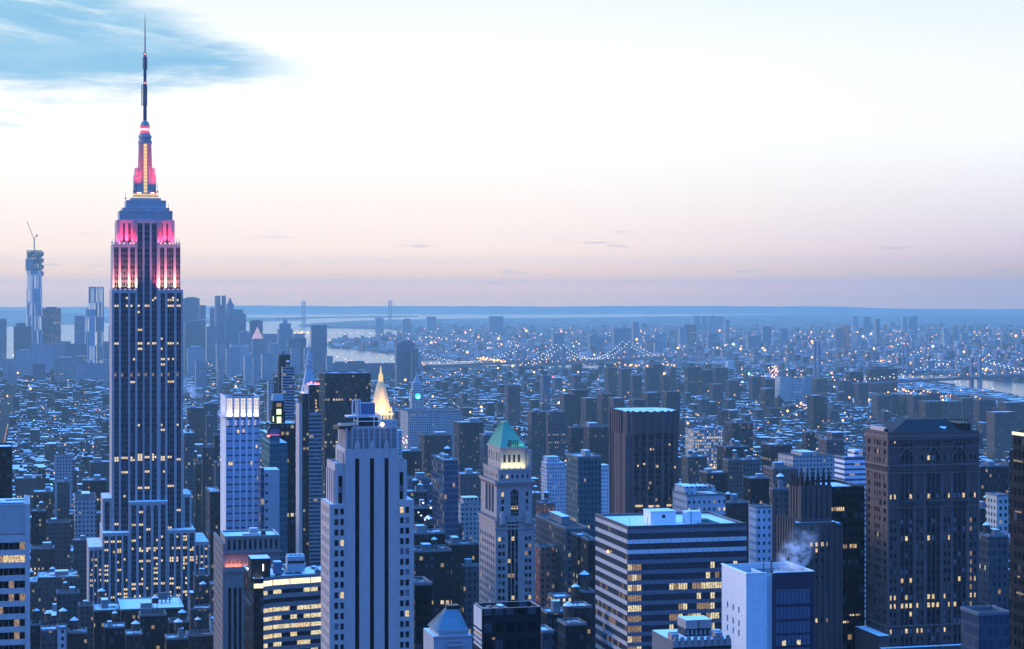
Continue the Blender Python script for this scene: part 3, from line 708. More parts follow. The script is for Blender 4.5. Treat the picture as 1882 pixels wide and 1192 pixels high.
    Gc = (.92, 1., .42)
    area('crown_lamp', s.e, ((c0 + c1) / 2, 1.75, za + .4), c1 - c0, .4, 900, Gc, (pi - .35, 0, 0), 1.8); area('crown_lamp', s.e, (c0 - 1.1, (3.6 + cd) / 2, za + .4), .4, cd - 4, 650, Gc, (0, pi - .35, 0), 1.8)
    area('roof_lamp', s.e, ((c0 + c1) / 2 + 2, 2.2, zc + .3), 6, .4, 260, (.35, 1., .6), (pi - .55, 0, 0), 2.0); area('roof_lamp', s.e, (c0 - .8, 6., zc + .3), .4, 5, 200, (.6, 1., .6), (0, pi - .55, 0), 2.0)
    s.take(-4, W + 3, -3, D + 4)
plain('verdigris', (.13, .34, .22), .6, var=.35, scale=.5); plain('stone_dark', (.12, .12, .13), .9)
green_roof_tower()

def brown_brick_slab():
    s = Site('brown_brick_tower', 'broad brown brick tower with gothic arches and a dark hipped roof', 'skyscraper', 1632, 740)
    HEROES.append((1700, 960, 'hip roofed brick tower'))
    z, X = s.z, s.x; W = X(1799.5); D = s.y(1591.2); zl = z(1192) - 30; zt = z(800); A = MB(); S = 740 / F
    groups = [(1654.8, 1678.7), (1703.5, 1728.4), (1752, 1776)]
    singles = [(1635.8, 1639.6), (1643.2, 1647), (1684.5, 1688.5), (1692.5, 1696.5), (1734.5, 1738.5), (1742.5, 1746.5), (1782.5, 1787), (1790.5, 1794)]
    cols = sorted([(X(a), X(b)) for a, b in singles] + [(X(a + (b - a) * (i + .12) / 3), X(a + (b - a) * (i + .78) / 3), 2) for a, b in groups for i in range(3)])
    body = [r for r in rows_down(z(909), 15.5 * S, 1.75, 24) if r[1] < z(940) or r[0] > z(918)]
    litrow = {z(p): q for p, q in ((909, .45), (989, .1), (1071, .35), (1100, .5), (1118, .5), (1163, .3))}
    def lf(c, r):
        for zz, q in litrow.items():
            if abs(r + 1.0 - zz) < 1.9 and random.random() < q: return 1
        if c > X(1780) and c < X(1789): return 2 if random.random() < .8 else 0
        return 1 if random.random() < .012 else (3 if random.random() < .28 else 0)
    zb = z(868)
    s.relief(A, 'f', 0, 0, W, zl, zb, cols, [r for r in body if r[1] < zb], .55, lit=lf)
    # arcade belt, then the arched upper storeys
    up = rows_down(z(838), 15.0 * S, 1.8, 2); top = [(z(815), z(811))]
    s.relief(A, 'f', 0, 0, W, zb, zt, cols, sorted([r for r in up if r[0] > zb] + top), .55, lit=lambda c, r: 1 if random.random() < .08 else 3 if random.random() < .25 else 0)
    ls = sorted(s.y(p) for p in (1599, 1595.5, 1628, 1624))
    lcg = sorted(s.y(p) for p in (1606, 1619)); g3 = [(lcg[0] + (lcg[1] - lcg[0]) * (i + .15) / 3, lcg[0] + (lcg[1] - lcg[0]) * (i + .8) / 3) for i in range(3)]
    lc = sorted([(ls[0], ls[1]), (ls[2], ls[3])] + g3)
    s.relief(A, 'l', 0, .55, D, zl, zt, lc, [r for r in rows_down(z(812), 15.5 * S, 1.75, 30) if not z(872) < r[0] < z(858)], .5, lit=lambda c, r: 3 if random.random() < .3 else 1 if random.random() < .04 else 0)
    A.box(.5, W, .55, D, zl, zt, 0, 1); A.box(0, W, 0, D, 0, zl)
    for py, o, h in ((800, .5, 1.), (806, .3, .5), (822, .2, .4), (854, .45, .7), (868.5, .35, .5), (932, .3, .4), (1150, .35, .6)): A.box(-o, W + o, -o, D + .2, z(py) - h, z(py) + .01, 3)
    n = 44
    for i in range(n):
        a = W * i / n; A.box(a + .1, a + .42, -.4, 0, z(866), z(855) - .7, 3)
        if i < 24: b = D * i / 24; A.box(-.4, 0, b + .1, b + .5, z(866), z(855) - .7)
    for i in range(40): A.box(W * i / 40 + .2, W * i / 40 + .55, -.25, 0, z(815.5), z(808))
    for a, b in groups:
        c, r = (X(a) + X(b)) / 2, (X(b) - X(a)) / 2 + .35; zz = z(842)
        for i in range(12):                                      # pointed arch rib
            def q(t):
                u = 2 * t - 1
                return (c + u * r, zz + r * 1.25 * (1 - abs(u) ** 1.8))
            p0, p1 = q(i / 12), q((i + 1) / 12); A.bar((p0[0], -.12, p0[1]), (p1[0], -.12, p1[1]), .3, 3, 4)
        A.box(X(a) - .3, X(a) - .02, -.2, 0, z(921), zz); A.box(X(b) + .02, X(b) + .3, -.2, 0, z(921), zz)
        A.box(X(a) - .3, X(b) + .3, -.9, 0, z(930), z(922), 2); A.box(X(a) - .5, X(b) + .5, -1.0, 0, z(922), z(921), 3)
        for i in range(7): A.box(X(a) + (X(b) - X(a)) * i / 6.6 - .12, X(a) + (X(b) - X(a)) * i / 6.6 + .22, -.65, 0, z(936), z(930), 3)
        for i in (1, 2): xx = X(a + (b - a) * i / 3 - .6); A.box(xx - .12, xx + .12, -.12, 0, z(1146), z(940))
    A.box(-.8, 0, lcg[0] - .3, lcg[1] + .3, z(931), z(921))
    for px_ in (1632.5, 1681, 1699.5, 1731, 1749, 1778.5, 1798.6): A.box(X(px_) - .35, X(px_) + .35, -.18, 0, z(1148), z(870), 3)
    parapet(A, 0, W, 0, D, zt, 1.2, .5); A.box(-4.5, -.1, -2., D, 0, z(1166), 0, 1); A.box(-4.5, W + 6, -4.5, -2.05, 0, z(1192) + 1, 0, 1)
    s.part('wall', A, ['lincoln_brick', 'snow_part', 'brick_dark', 'brick_trim'])
    random.seed(17); s.windows(.05)
    R = MB(); x0, x1 = X(1645), X(1770); y0, y1 = 2.2, D - 2.; zr0 = zt + 1.2
    hr = z(769, 20, 10); a, b = X(1662, 10), X(1735, 10); ym = (y0 + y1) / 2
    R.loft([[(x0, y0, zr0), (x1, y0, zr0), (x1, y1, zr0), (x0, y1, zr0)], [(a, ym - 2, hr), (b, ym - 2, hr), (b, ym + 2, hr), (a, ym + 2, hr)]], 0, True)
    R.box(x0 - .4, x1 + .4, y0 - .4, y1 + .4, zt - .05, zr0 - .02, 1); 
    s.part('hipped_roof', R, ['dark_slate', 'lincoln_brick'])
    p = MB(); p.box(X(1617, D * .5), x0 - .6, 5.5, D - 1, zt, z(787)); p.box(X(1622, D * .5), x0 - 2., 5.4, 5.5, zt + 1., z(790), 1); s.part('penthouse', p, ['tower_stone', 'pane_dark'])
    p = MB(); p.box(x1 + .6, X(1793), 4, D - 3, zt, z(781)); 
    for i in range(7): p.bar((X(1752 + i * 6), 4., z(786)), (X(1752 + i * 6), 4., z(774)), .12, 0, 4)
    p.bar((X(1752), 4, z(774)), (X(1788), 4, z(774)), .12, 0, 4); s.part('roof_plant', p, 'blackpaint')
    p = MB(); xm = X(1735); p.face([(X(1708), y0 + 5.2, zr0 + (hr - zr0) * .66), (X(1714), y0 + 2.6, zr0 + (hr - zr0) * .36), (X(1745), y0 + 1., zr0 + .75), (X(1748), y0 + 1.8, zr0 + 1.4), (X(1722), y0 + 3.6, zr0 + (hr - zr0) * .5)], None, 0); s.part('roof_snow', p, 'snow')
    s.take(-6, W + 5, -6, D + 4)
plain('lincoln_brick', (.095, .062, .056), .9, var=.4, scale=.3); plain('brick_dark', (.035, .027, .028), .8); plain('brick_trim', (.15, .105, .095), .9, var=.4, scale=.4); plain('dark_slate', (.014, .016, .022), .7, var=.5, scale=.3)  # darkest brick for spandrels of the grouped windows and balcony fronts
brown_brick_slab()
def banded_glass_block():
    s = Site('glass_office_block', 'broad glass office block with pale spandrel bands and a snow covered flat roof', 'office block', 1153.5, 720)
    HEROES.append((1240, 1060, 'banded glass office block')); HEROES.append((1240, 975, 'snow topped glass block'))
    z, X = s.z, s.x; W = X(1372); D = s.y(1094.5); zt = z(973); S = 720 / F; A = MB(); P = 18.9 * S
    zl = zt - 17 * P - 20
    A.box(.35, W, .35, D, 0, zt - .6, 2, 3)
    # spandrels: darker front, left side's sky reflection put into paler colour; ribbon windows between
    n = 15; nb = 26; nl = 22; ends = []
    for i in range(n):
        za = zt - (i + 1) * P; h = P * .40
        top = za + P
        A.box(0, W + .02, 0, .34, top - h, top, 0 if i > 2 or i in (0,) else (1 if i < 3 else 0))
        A.box(0, .34, .36, D, top - h, top, 1)
    A.box(-.08, W + .1, -.08, .36, zt - .02, zt + 1.3, 4); A.box(-.08, .36, .37, D + .1, zt - .02, zt + 1.3, 4)
    A.box(W - .36, W + .1, .37, D + .1, zt - .02, zt + 1.0, 4); A.box(.37, W - .37, D - .36, D + .1, zt - .02, zt + 1.0, 4)
    for i in range(nb * 2 + 1): a = W * i / (nb * 2); A.box(a - .06, a + .06, -.1, 0, zl, zt - .1, 4)
    for i in range(nl * 2 + 1): a = .4 + (D - .4) * i / (nl * 2); A.box(-.1, 0, a - .06, a + .06, zl, zt - .1, 4)
    s.part('wall', A, ['spandrel_dark', 'spandrel_pale_lit', 'blackpaint', 'tar', 'mullion'])
    R = random.Random(23)
    pat = {3: .15, 4: .15, 5: .8, 6: .2, 7: .5, 8: .75, 9: .3, 10: .7, 11: .4, 12: .6}
    litm = {}
    for i in range(n):
        top = zt - i * P; z0, z1 = top - P, top - P * .40
        for j in range(nb):
            a0, a1 = W * j / nb, W * (j + 1) / nb
            if i < 3: k = 0
            else:
                on = j < 3 or (.34 < j / nb < .47 and R.random() < .7) or (.47 < j / nb < .92)
                k = (1 if R.random() < .75 else 2) if on and R.random() < pat.get(i, .3) * (1.25 if j > 16 else .95) else (2 if j < 3 and i > 2 else 0)
            s.wins.append((a0 + .06, a1 - .06, .2, .3, z0, z1, k))
        for j in range(nl):
            b0, b1 = .4 + (D - .4) * j / nl, .4 + (D - .4) * (j + 1) / nl
            k = 2 if (i in (6, 8, 9) and R.random() < .35) or R.random() < .05 else 0
            s.wins.append((.2, .3, b0 + .06, b1 - .06, z0, z1, k))
    s.windows(mats=('office_pane', 'room_bright', 'room_dim', 'pane_blind'), zmin=zl)
    r = slab(.4, W - .4, .4, D - .4, zt - .3, .4, .95); s.part('snowy_roof', r, 'snow_full')
    b = MB(); x0, x1 = X(1196, 12), X(1242, 12); b.box(x0, x1, 12, 12 + 9, zt, z(941, x0, 12), 0, 1); b.box(x0 + 4.4, x0 + 5.6, 11.9, 12.0, zt + 2.4, zt + 3.6, 2); b.box(x0 - .15, x1 + .15, 11.85, 21.15, z(941, x0, 12), z(941, x0, 12) + .3, 0, 1); s.part('stair_house', b, ['white_wall', 'snow', 'blackpaint'])
    b = MB(); x0, x1 = X(1262, 10), X(1289, 10); b.box(x0, x1, 10, 15, zt, z(940, x0, 10), 0, 1); b.box(x0 + 1.6, x0 + 1.9, 9.9, 10, zt, zt + 5, 2); s.part('stair_house', b, ['white_wall', 'snow', 'steel'])
    b = MB(); b.box(X(1306), X(1322), 11, 16, zt + .1, zt + 1.6, 0); s.part('roof_unit', b, 'pipe_green')
    for i in range(10): b = MB(); b.bar((X(1296), 8 + i * 1.2, zt + .4), (X(1336), 8 + i * 1.2, zt + .4), .16, 0, 4); s.part('roof_pipe', b, 'pipe_green')
    b = MB(); b.bar((X(1292), D - 5, zt + 1.8), (X(1292) + 16, D - 5, zt + 1.8), .07, 0, 4)
    for i in range(22): b.bar((X(1292) + i * .75, D - 5, zt), (X(1292) + i * .75, D - 5, zt + 1.8), .05, 0, 4)
    s.part('railing', b, 'pipe_green')
    for px_, yy in ((1108, 14), (1157, 9), (1190, 10)):
        b = MB(); b.bar((X(px_, yy), yy, zt), (X(px_, yy), yy, zt + 3.2), .07, 0, 4); s.part('roof_pole', b, 'steel')
    b = MB(); yy = s.y(1119); b.ball((-.4, yy, z(1013, 0, yy)), .5); b.build('wall_lamp', MATS['orangelamp'], s.e)
    s.take(-3, W + 3, -3, D + 4)
plain('spandrel_dark', (.20, .215, .25), .35, .2); plain('spandrel_pale_lit', (.78, .76, .76), .5, .1, var=.15); plain('mullion', (.10, .105, .12), .4, .5)
facade('white_wall', (.48, .48, .48), 1.5, .75, .955, .90, .0, .0, Glass=(.64, .63, .63), GlassRough=.7, Blind=(.54, .54, .54, 1), Dirt=.5); plain('pipe_green', (.10, .16, .14), .6); plain('orangelamp', (.5, .3, .1), emit=(1., .42, .1), power=9.)
plain('office_pane', (.045, .052, .07), .08, var=.9, scale=.15, spec=.6)
banded_glass_block()

def white_brick_block():
    s = Site('white_slab_building', 'white slab building with few slit windows and a steaming sunken roof', 'office block', 1371.4, 540)
    HEROES.append((1400, 1120, 'steaming white slab'))
    z, X = s.z, s.x; D = s.y(1326.5); zt = z(1054.5); A = MB(); W0, W1, W2 = X(1409), X(1423), X(1496); S = 540 / F
    slits = [s.y(p) for p in (1337, 1347.5, 1358)]
    cols = sorted((y - .55, y + .55) for y in slits)
    rows = [(z(p + 11), z(p)) for p in (1164, 1146, 1121)]
    # left wall with slit windows
    prev = 0.
    for c0, c1 in cols + [(D, D)]:
        A.box(0, .5, prev, c0, 0, zt); prev = c1
    for c0, c1 in cols:
        off = (c0 - D / 2) * .18; zp = 0.
        for r0, r1 in sorted(rows) + [(zt, zt)]:
            A.box(0, .5, c0, c1, zp, r0); zp = r1
            if r0 < zt: s.wins.append((.35, .45, c0 + .02, c1 - .02, r0, r1, 0))
    A.box(.52, W0, 0, .5, 0, zt); A.box(W0 + .01, W1 - .01, 1.6, 2.1, 0, zt - .4)
    A.box(.52, W0, .51, D, 0, zt - 3.4, 0, 4); A.box(W0, W2 - .01, 2.2, D, 0, zt - 3.4, 2, 4)
    A.box(.5, W2, D, D + .5, 0, zt); A.box(W2 - .5, W2, .5, D - .01, zt - 3.6, zt); A.box(W0 - .5, W0, .52, D * .55, zt - 3.4, zt - .1)
    # dark glazed wing: frame and pale panels
    A.box(W1, W1 + .4, 0, 2.15, 0, zt, 2); A.box(W2 - .9, W2, 0, .5, 0, zt, 2); A.box(W1 + .4, W2 - .9, 0, .5, zt - 4.6, zt, 2); A.box(W1 + .4, W2 - .9, 0.02, .45, zt - 4.9, zt - 4.62, 3)
    A.box(-.1, .6, -.1, D + .55, zt, zt + .25, 1); A.box(.62, W0, -.1, .6, zt, zt + .25, 1); A.box(W1, W2 + .1, -.1, .6, zt, zt + .25, 1); A.box(W2 - .6, W2 + .1, .62, D + .5, zt, zt + .25, 1)
    s.part('wall', A, ['white_wall', 'snow', 'navy_panel', 'steel', 'tar'])
    for i, (pa, pb) in enumerate(((1085, 1113), (1119, 1141), (1146, 1167), (1171, 1190), (1195, 1214))):
        b = MB(); b.box(W1 + .45, W2 - .95, .2, .42, z(pb), z(pa))
        for j in range(10): a = W1 + .45 + (W2 - W1 - 1.4) * j / 9; b.box(a - .05, a + .05, .1, .2, z(pb), z(pa), 1)
        s.part('glass_band', b, ['blue_glass', 'navy_panel'])
    A = MB(); A.box(W1 + .42, W2 - .92, .43, .5, 0, zt - 5); s.part('spandrel', A, 'navy_panel')
    for px_ in (1438, 1465):
        b = MB(); b.box(X(px_), X(px_) + 1., .02, .09, z(1189), z(1180)); s.part('lit_window', b, 'room_bright')
    random.seed(2); s.windows(0.)
    b = MB()
    for i in range(9): b.box(W0 + .8 + i * 1.7, W0 + 1.9 + i * 1.7, 5, D - 4, zt - 3.4, zt - 2.2 + (i % 3) * .4)
    for i in range(4): b.bar((W0 + 1, 4 + i * 4, zt - 1.2), (W2 - 1, 4 + i * 4, zt - 1.2), .16, 0, 5)
    b.bar((W0 + 4, 7, zt - 3), (W0 + 4, 7, zt + 2.6), .25, 0, 6); b.bar((W0 + 2.5, 9, zt - 3), (W0 + 2.5, 9, zt + 1.6), .2, 0, 6); s.part('roof_plant', b, 'steel')
    b = MB(); b.box(2., W0 - 1., 4, D - 3, zt - 3.35, zt - 3.1); s.part('roof_snow', b, 'snow')
    s.take(-3, W2 + 3, -3, D + 3)
    return s, W0, W2, D, zt
plain('navy_panel', (.018, .024, .045), .4); plain('blue_glass', (.10, .14, .20), .18, .3, var=.35, scale=.2, spec=.6)
WHITE_SITE = white_brick_block()

def dark_cube():
    s = Site('black_glass_tower', 'squat black glass tower with one pale side panel below the green roofed tower', 'office block', 886.6, 420)
    z, X = s.z, s.x; W = X(994); D = s.y(871); zt = z(1118.5); A = MB()
    A.box(0, W, 0, D, 0, zt - 1.6, 0, 2); parapet(A, 0, W, 0, D, zt - 1.6, 1.6, .5, 0, 3)
    A.box(-.12, -.01, .3, D - .3, z(1158), zt - .2, 1)
    for i in range(4): A.box(-.12, -.01, .2, D - .2, z(1166 + i * 9.), z(1162 + i * 9.), 1)
    for i in range(14): A.box(W * i / 14, W * i / 14 + .06, -.06, 0, 0, zt - 4.5, 0)
    A.box(.2, W - .2, -.05, -.005, zt - 4.6, zt - 4.3, 0)
    s.part('wall', A, ['black', 'panel_pale', 'snow_part', 'steel'])
    for i in range(3):
        b = MB(); b.box(-.06, -.02, .5, D - .5, z(1170.5 + i * 9.), z(1167 + i * 9.)); s.part('ribbon_window', b, 'room_dim' if i == 0 else 'pane_blind')
    b = MB(); b.box(X(904), X(910), -.03, -.005, z(1176), z(1172)); s.part('lit_window', b, 'room_dim')
    b = MB()
    for i in range(5): b.cyl(X(892 + i * 8, 5), 4. + (i % 2) * 2, .8, .8, zt - 1.6, zt - .4, 8)
    b.box(X(915, 5), X(925, 5), 4, 7, zt - 1.6, zt - .2, 0, 1); s.part('roof_plant', b, ['steel', 'snow'])
    s.take(-2, W + 2, -2, D + 2)
plain('panel_pale', (.42, .42, .44), .6)
dark_cube()

def pyramid_house():
    s = Site('pyramid_roof_building', 'small pale building with a grey copper pyramid roof cut flat on top', 'building', 808, 400)
    z, X = s.z, s.x; W = X(868); zt = z(1158); A = MB(); y1 = 9.
    D = 11.
    A.box(-1.2, W, 0, D, 0, z(1170), 0, 1); A.box(0, X(862), .6, D - .6, z(1170), zt, 0)
    A.box(-1.4, W + .2, -.2, .2, z(1172), z(1169)); A.box(X(823), X(851), -.3, -.2, z(1180), z(1177)); A.box(X(822), X(852), -.7, -.2, z(1188), z(1184.5))
    for i in range(8): A.box(X(824) + i * .43, X(824) + i * .43 + .2, -.1, 0, z(1184), z(1180))
    s.part('wall', A, ['concrete', 'snow_part'])
    R = MB(); a0, a1 = X(802, 1.), X(860, 1.); b0, b1 = X(821, 5), X(842, 5); zp = z(1119, 0, 5); zb = z(1163.5)
    R.loft([[(a0, .4, zb), (a1, .4, zb), (a1, D - .5, zb), (a0, D - .5, zb)], [(b0, 4.2, zp), (b1, 4.2, zp), (b1, 6.6, zp), (b0, 6.6, zp)]], 0)
    for i in range(17):
        t = i / 16; R.bar((a0 + (a1 - a0) * t, .38, zb), (b0 + (b1 - b0) * t, 4.18, zp), .05, 0, 3)
        R.bar((a0 - .02, .4 + (D - .9) * t, zb), (b0 - .02, 4.2 + 2.4 * t, zp), .05, 0, 3)
    R.box(b0 - .12, b1 + .12, 4.1, 6.7, zp, zp + .7, 1); s.part('pyramid_roof', R, ['grey_copper', 'blackpaint'])
    s.take(-3, W + 2, -2, D + 3)
plain('grey_copper', (.17, .21, .24), .45, .35, var=.45, scale=.8)
pyramid_house()

def crown_house():
    s = Site('zigzag_crown_tower', 'dark little tower crown with zigzag parapet below the banded glass block', 'building', 1236, 380)
    z, X = s.z, s.x; W = X(1344); A = MB(); D = 13.; zt = z(1178)
    A.box(0, W, 0, D, 0, zt, 0, 1)
    for i in range(9):
        c = W * (i + .5) / 9; w = W / 18
        A.loft([[(c - w, -.25, zt - 1.2), (c + w, -.25, zt - 1.2), (c + w, .3, zt - 1.2), (c - w, .3, zt - 1.2)], [(c - w * .4, -.25, zt + .7), (c + w * .4, -.25, zt + .7), (c + w * .4, .3, zt + .7), (c - w * .4, .3, zt + .7)]], 2)
        A.box(c - w * .9, c + w * .9, -.28, -.02, zt - 1.7, zt - 1.25, 3)
    for px_ in (1236, 1316): A.box(X(px_), X(px_ + 13), .4, 3, zt, z(1166), 2, 1); A.cyl(X(px_ + 6.5), 1.7, 1.0, .8, z(1166), z(1163), 8, 2, 1)
    A.box(X(1260, 4), X(1308, 4), 4, 9, zt, z(1157, 0, 4), 3); 
    for i in range(6): A.box(X(1262 + i * 8, 4), X(1266 + i * 8, 4), 3.9, 4, zt + .3, z(1160, 0, 4), 4)
    A.box(X(1260, 4), X(1308, 4), 3.8, 9, z(1157, 0, 4), z(1141, 0, 4), 2, 1); A.box(X(1283, 4), X(1284, 4), 3.7, 3.8, z(1157, 0, 4), z(1141, 0, 4), 3)
    s.part('wall', A, ['stone_dark', 'snow_part', 'stone_darker', 'blackpaint', 'pane_blind']); s.take(-2, W + 2, -2, D + 2)  # crown blocks in a plain darker stone
crown_house()

def ribbon_tower():
    s = Site('ribbon_window_tower', 'pale concrete tower with black ribbon windows and one floor fully lit', 'office block', -75, 580)
    HEROES.append((30, 1080, 'ribbon windowed tower'))
    z, X = s.z, s.x; W = X(46); S = 580 / F; zt = z(931); D = 26.; P = 23.7 * S; A = MB(); zl = z(1192) - 30
    A.box(0, W - .01, .5, D, 0, zt - .5, 0, 1); A.box(0, W, 0, .49, z(983), zt); A.box(-.1, W + .3, -.1, .5, zt, zt + .5); A.box(W - .4, W + .3, .51, D, zt - .8, zt + .5)
    A.box(W, W + 1.35, -.3, D, 0, zt + .3)
    for i in range(70): A.box(W * i / 70, W * i / 70 + .07, -.06, 0, z(982), zt - .1)
    A.box(0, W, .1, .49, z(989), z(985.5))
    for i in range(14):
        y0 = 989 + i * 23.7; A.box(0, W, 0, .49, z(y0 + 10.5), z(y0))
    s.part('wall', A, ['ribbon_concrete', 'snow_full'])
    R = random.Random(5)
    for i in range(14):
        y0 = 989 + i * 23.7 + 10.5; n = 12
        for j in range(n):
            k = (1 if R.random() < .85 else 2) if i == 1 else (2 if R.random() < .12 else 0)
            s.wins.append((W * j / n + .08, W * (j + 1) / n - .08, .3, .42, z(y0 + 13.2), z(y0), k))
    s.windows(mats=('slot_glass', 'room_warm', 'room_dim', 'pane_blind'), zmin=zl)
    b = MB()
    b.box(X(-60, 8), X(-4, 8), 8, 20, zt, zt + 3., 0, 1); b.bar((X(0, 6), 6, zt), (X(44, 6), 6, zt), .25, 0, 5); b.bar((X(10, 12), 12, zt + .4), (X(47, 12), 12, zt + .4), .2, 0, 5); s.part('roof_plant', b, ['blackpaint', 'snow'])
    s.take(-3, W + 3, -3, D + 3)
plain('ribbon_concrete', (.46, .39, .36), .9, var=.25, scale=.3)
ribbon_tower()

def curved_office():
    s = Site('curved_office_block', 'dark office block with a faceted curved front of brightly lit ribbon windows', 'office block', 466, 760)
    HEROES.append((540, 1120, 'curved lit office block'))
    z, X = s.z, s.x; S = 760 / F; D = s.y(448); zt = z(1063); A = MB()
    A.box(0, X(484.3), 0, D, 0, zt - .8, 0, 1); parapet(A, 0, X(484.3), 0, D, zt - .8, .8, .5, 0, 2)
    for i in range(20): A.box(-.05, 0, D * i / 20, D * i / 20 + .1, 0, zt - 1, 0)
    # black rooftop box
    A.box(X(461.5, 4), X(497, 4), 4, 15, zt - .8, z(1026, 4, 4), 3, 2); A.box(X(483, 4), X(484.5, 4), 3.8, 4, z(1052), z(1040), 1)
    pts = [(X(484.35), .3)]
    q = [(503, 3.2), (534, 5.), (572, 6.6), (612, 9.4), (650, 14)]
    for px_, yy in q: pts.append((X(px_, yy), yy))
    def line(off): return [(x, y + off) for x, y in pts]
    back = [(pts[-1][0], 34), (pts[0][0], 34)]
    A.prism(line(.9) + back, 0, zt - .9, 5, 4)
    P = 16.2 * S
    for i in range(11):
        z1 = zt - i * P - (0 if i else 0); z0 = z1 - P * (.50 if i else .36)
        L0, L1 = line(0), line(.8)
        A.prism(L0 + list(reversed(L1)), z0, z1, 6)
    s.part('wall', A, ['black', 'whitelamp', 'snow', 'blackpaint', 'snow_full', 'blackpaint', 'curved_stone'])
    pat = {0: 1, 1: .45, 2: .04, 3: .8, 4: .78, 5: .85, 6: .6, 7: .5, 8: .5, 9: .6, 10: .6}
    R = random.Random(9)
    for i in range(11):
        for k in range(len(pts) - 1):
            a, b = pts[k], pts[k + 1]; L = sqrt((b[0] - a[0]) ** 2 + (b[1] - a[1]) ** 2)
            nx, ny = -(b[1] - a[1]) / L, (b[0] - a[0]) / L
            n = max(1, round(L / (3.2 if i else 6.))); st = (.02 + .96 / n)
            for j in range(n):
                t0, t1 = .015 + .97 * j / n, .015 + .97 * (j + 1) / n - .012
                m = MB(); zt1 = zt - i * P - P * (.50 if i else .36); zb1 = zt - (i + 1) * P
                p0 = (a[0] + (b[0] - a[0]) * t0 + nx * .5, a[1] + (b[1] - a[1]) * t0 + ny * .5); p1 = (a[0] + (b[0] - a[0]) * t1 + nx * .5, a[1] + (b[1] - a[1]) * t1 + ny * .5)
                m.prism([p0, p1, (p1[0] + nx * .08, p1[1] + ny * .08), (p0[0] + nx * .08, p0[1] + ny * .08)], zb1, zt1)
                lit = R.random() < pat[i]
                m.build('window', MATS['room_top'] if i == 0 else MATS['room_bright' if R.random() < .75 else 'room_warm'] if lit else MATS['pane_dark'], s.e)
    b = MB(); b.box(X(466.5), X(483.8), -.1, -.02, z(1081), z(1072.5)); s.part('lit_window', b, 'room_top')
    b = MB(); b.box(X(528, 14), X(560, 14), 14, 19, zt, z(1023, 12, 14), 0, 1)
    for i in range(4): b.cyl(X(532 + i * 8, 14), 16.5, 1., 1., z(1023, 12, 14), z(1020, 12, 14), 8, 0, 1)
    b.box(X(529, 14), X(559, 14), 13.9, 14., z(1036, 12, 14), z(1031, 12, 14), 2); s.part('cooling_tower', b, ['concrete', 'snow', 'blackpaint'])
    b = MB(); b.box(X(504, 10), X(518, 10), 10, 15, zt, z(1033, 8, 10), 0, 1); s.part('plant_room', b, ['tank_blue', 'snow'])
    random.seed(4)
    for i in range(40):
        b = MB(); xx, yy = X(random.uniform(505, 590), 14), random.uniform(12, 33); b.box(xx, xx + random.uniform(.4, 2), yy, yy + random.uniform(.4, 2), zt - .9, zt + random.uniform(-.3, .9), 0, 1); s.part('roof_unit', b, ['steel', 'snow'])
    s.take(-2, X(650), -2, 38)
plain('curved_stone', (.17, .155, .16), .8); lit_interior('room_top', (1., .86, .54), 1.15, .75)
curved_office()

def stone_and_tower():
    s = Site('stone_office_tower', 'old stone office tower with a pilastered top storey and orange lit floors', 'office block', 414, 850)
    HEROES.append((440, 1000, 'orange lit stone tower'))
    z, X = s.z, s.x; D = 40.; zt = z(989); A = MB(); W = X(514); W2 = X(448); S = 850 / F
    cols = even(.6, W - .3, 10, .5)
    s.relief(A, 'f', .4, 0, W, z(1016), zt, cols, [(z(1011), z(993))], .6, lit=lambda c, r: 0); A.box(0, W, 1.0, 22, z(1046), zt, 0, 1)
    A.box(-.3, W + 1., -.3, 1.2, z(1017.5), z(1015)); A.box(-.2, W + .3, .1, 1., z(990), zt + .6); parapet(A, 0, W, 1, 22, zt, .8, .5, 0, 3)
    s.relief(A, 'f', .45, 0, W, z(1046), z(1017.5), even(.8, W - 1, 12, .4), [(z(1031), z(1025)), (z(1043), z(1037))], .5, lit=lambda c, r: 1 if random.random() < .12 else 0)
    A.box(-.4, W + .4, -.5, .9, z(1052), z(1046)); A.box(0, W, .9, 22, 0, z(1046), 0)
    # tall shaft with vertical strips
    s.relief(A, 'f', 0, 0, W2, z(1192) - 30, z(1052), [(X(419.5), X(425)), (X(429.5), X(435)), (X(439), X(444))], [(z(1192) - 25, z(1080))], .8, lit=lambda c, r: 0)
    A.box(0, W2, .8, D, 0, z(1052))
    # long left wall
    yl = s.y(405)
    s.relief(A, 'l', -1., .5, 46, z(1192) - 30, z(1000), even(.5, 46, 13, .42), rows_down(z(1006), 15 * S, 1.7, 15), .4, m=2, lit=lambda c, r: 1 if random.random() < .06 else 0)
    A.box(-.6, -.02, .5, 46, 0, z(1000), 2)
    s.part('wall', A, ['stone_warm', 'snow_full', 'stone_warm', 'snow'])
    random.seed(8); s.windows(.04)
    b = MB(); b.box(X(459, 8), X(474, 8), 8, 12, zt, z(971, 10, 8), 0, 1); b.cyl(X(484, 8), 8, 1.2, 1., zt, zt + 1.6, 8, 2); b.box(X(446, 6), X(478, 6), 6, 7, zt, zt + 1., 0, 1); s.part('penthouse', b, ['concrete', 'snow', 'blackpaint'])
    for xa, xb in ((414, 444), (446, 470)):
        area('terrace_lamp', s.e, ((X(xa) + X(xb)) / 2, -.35, z(1046) + .35), X(xb) - X(xa), .3, 420 if xa < 420 else 160, (1., .34, .14), (pi - .35, 0, 0), 1.7)
    s.take(-3, W + 3, -2, 48)
plain('stone_warm', (.21, .17, .16), .9, var=.35, scale=.25)
stone_and_tower()

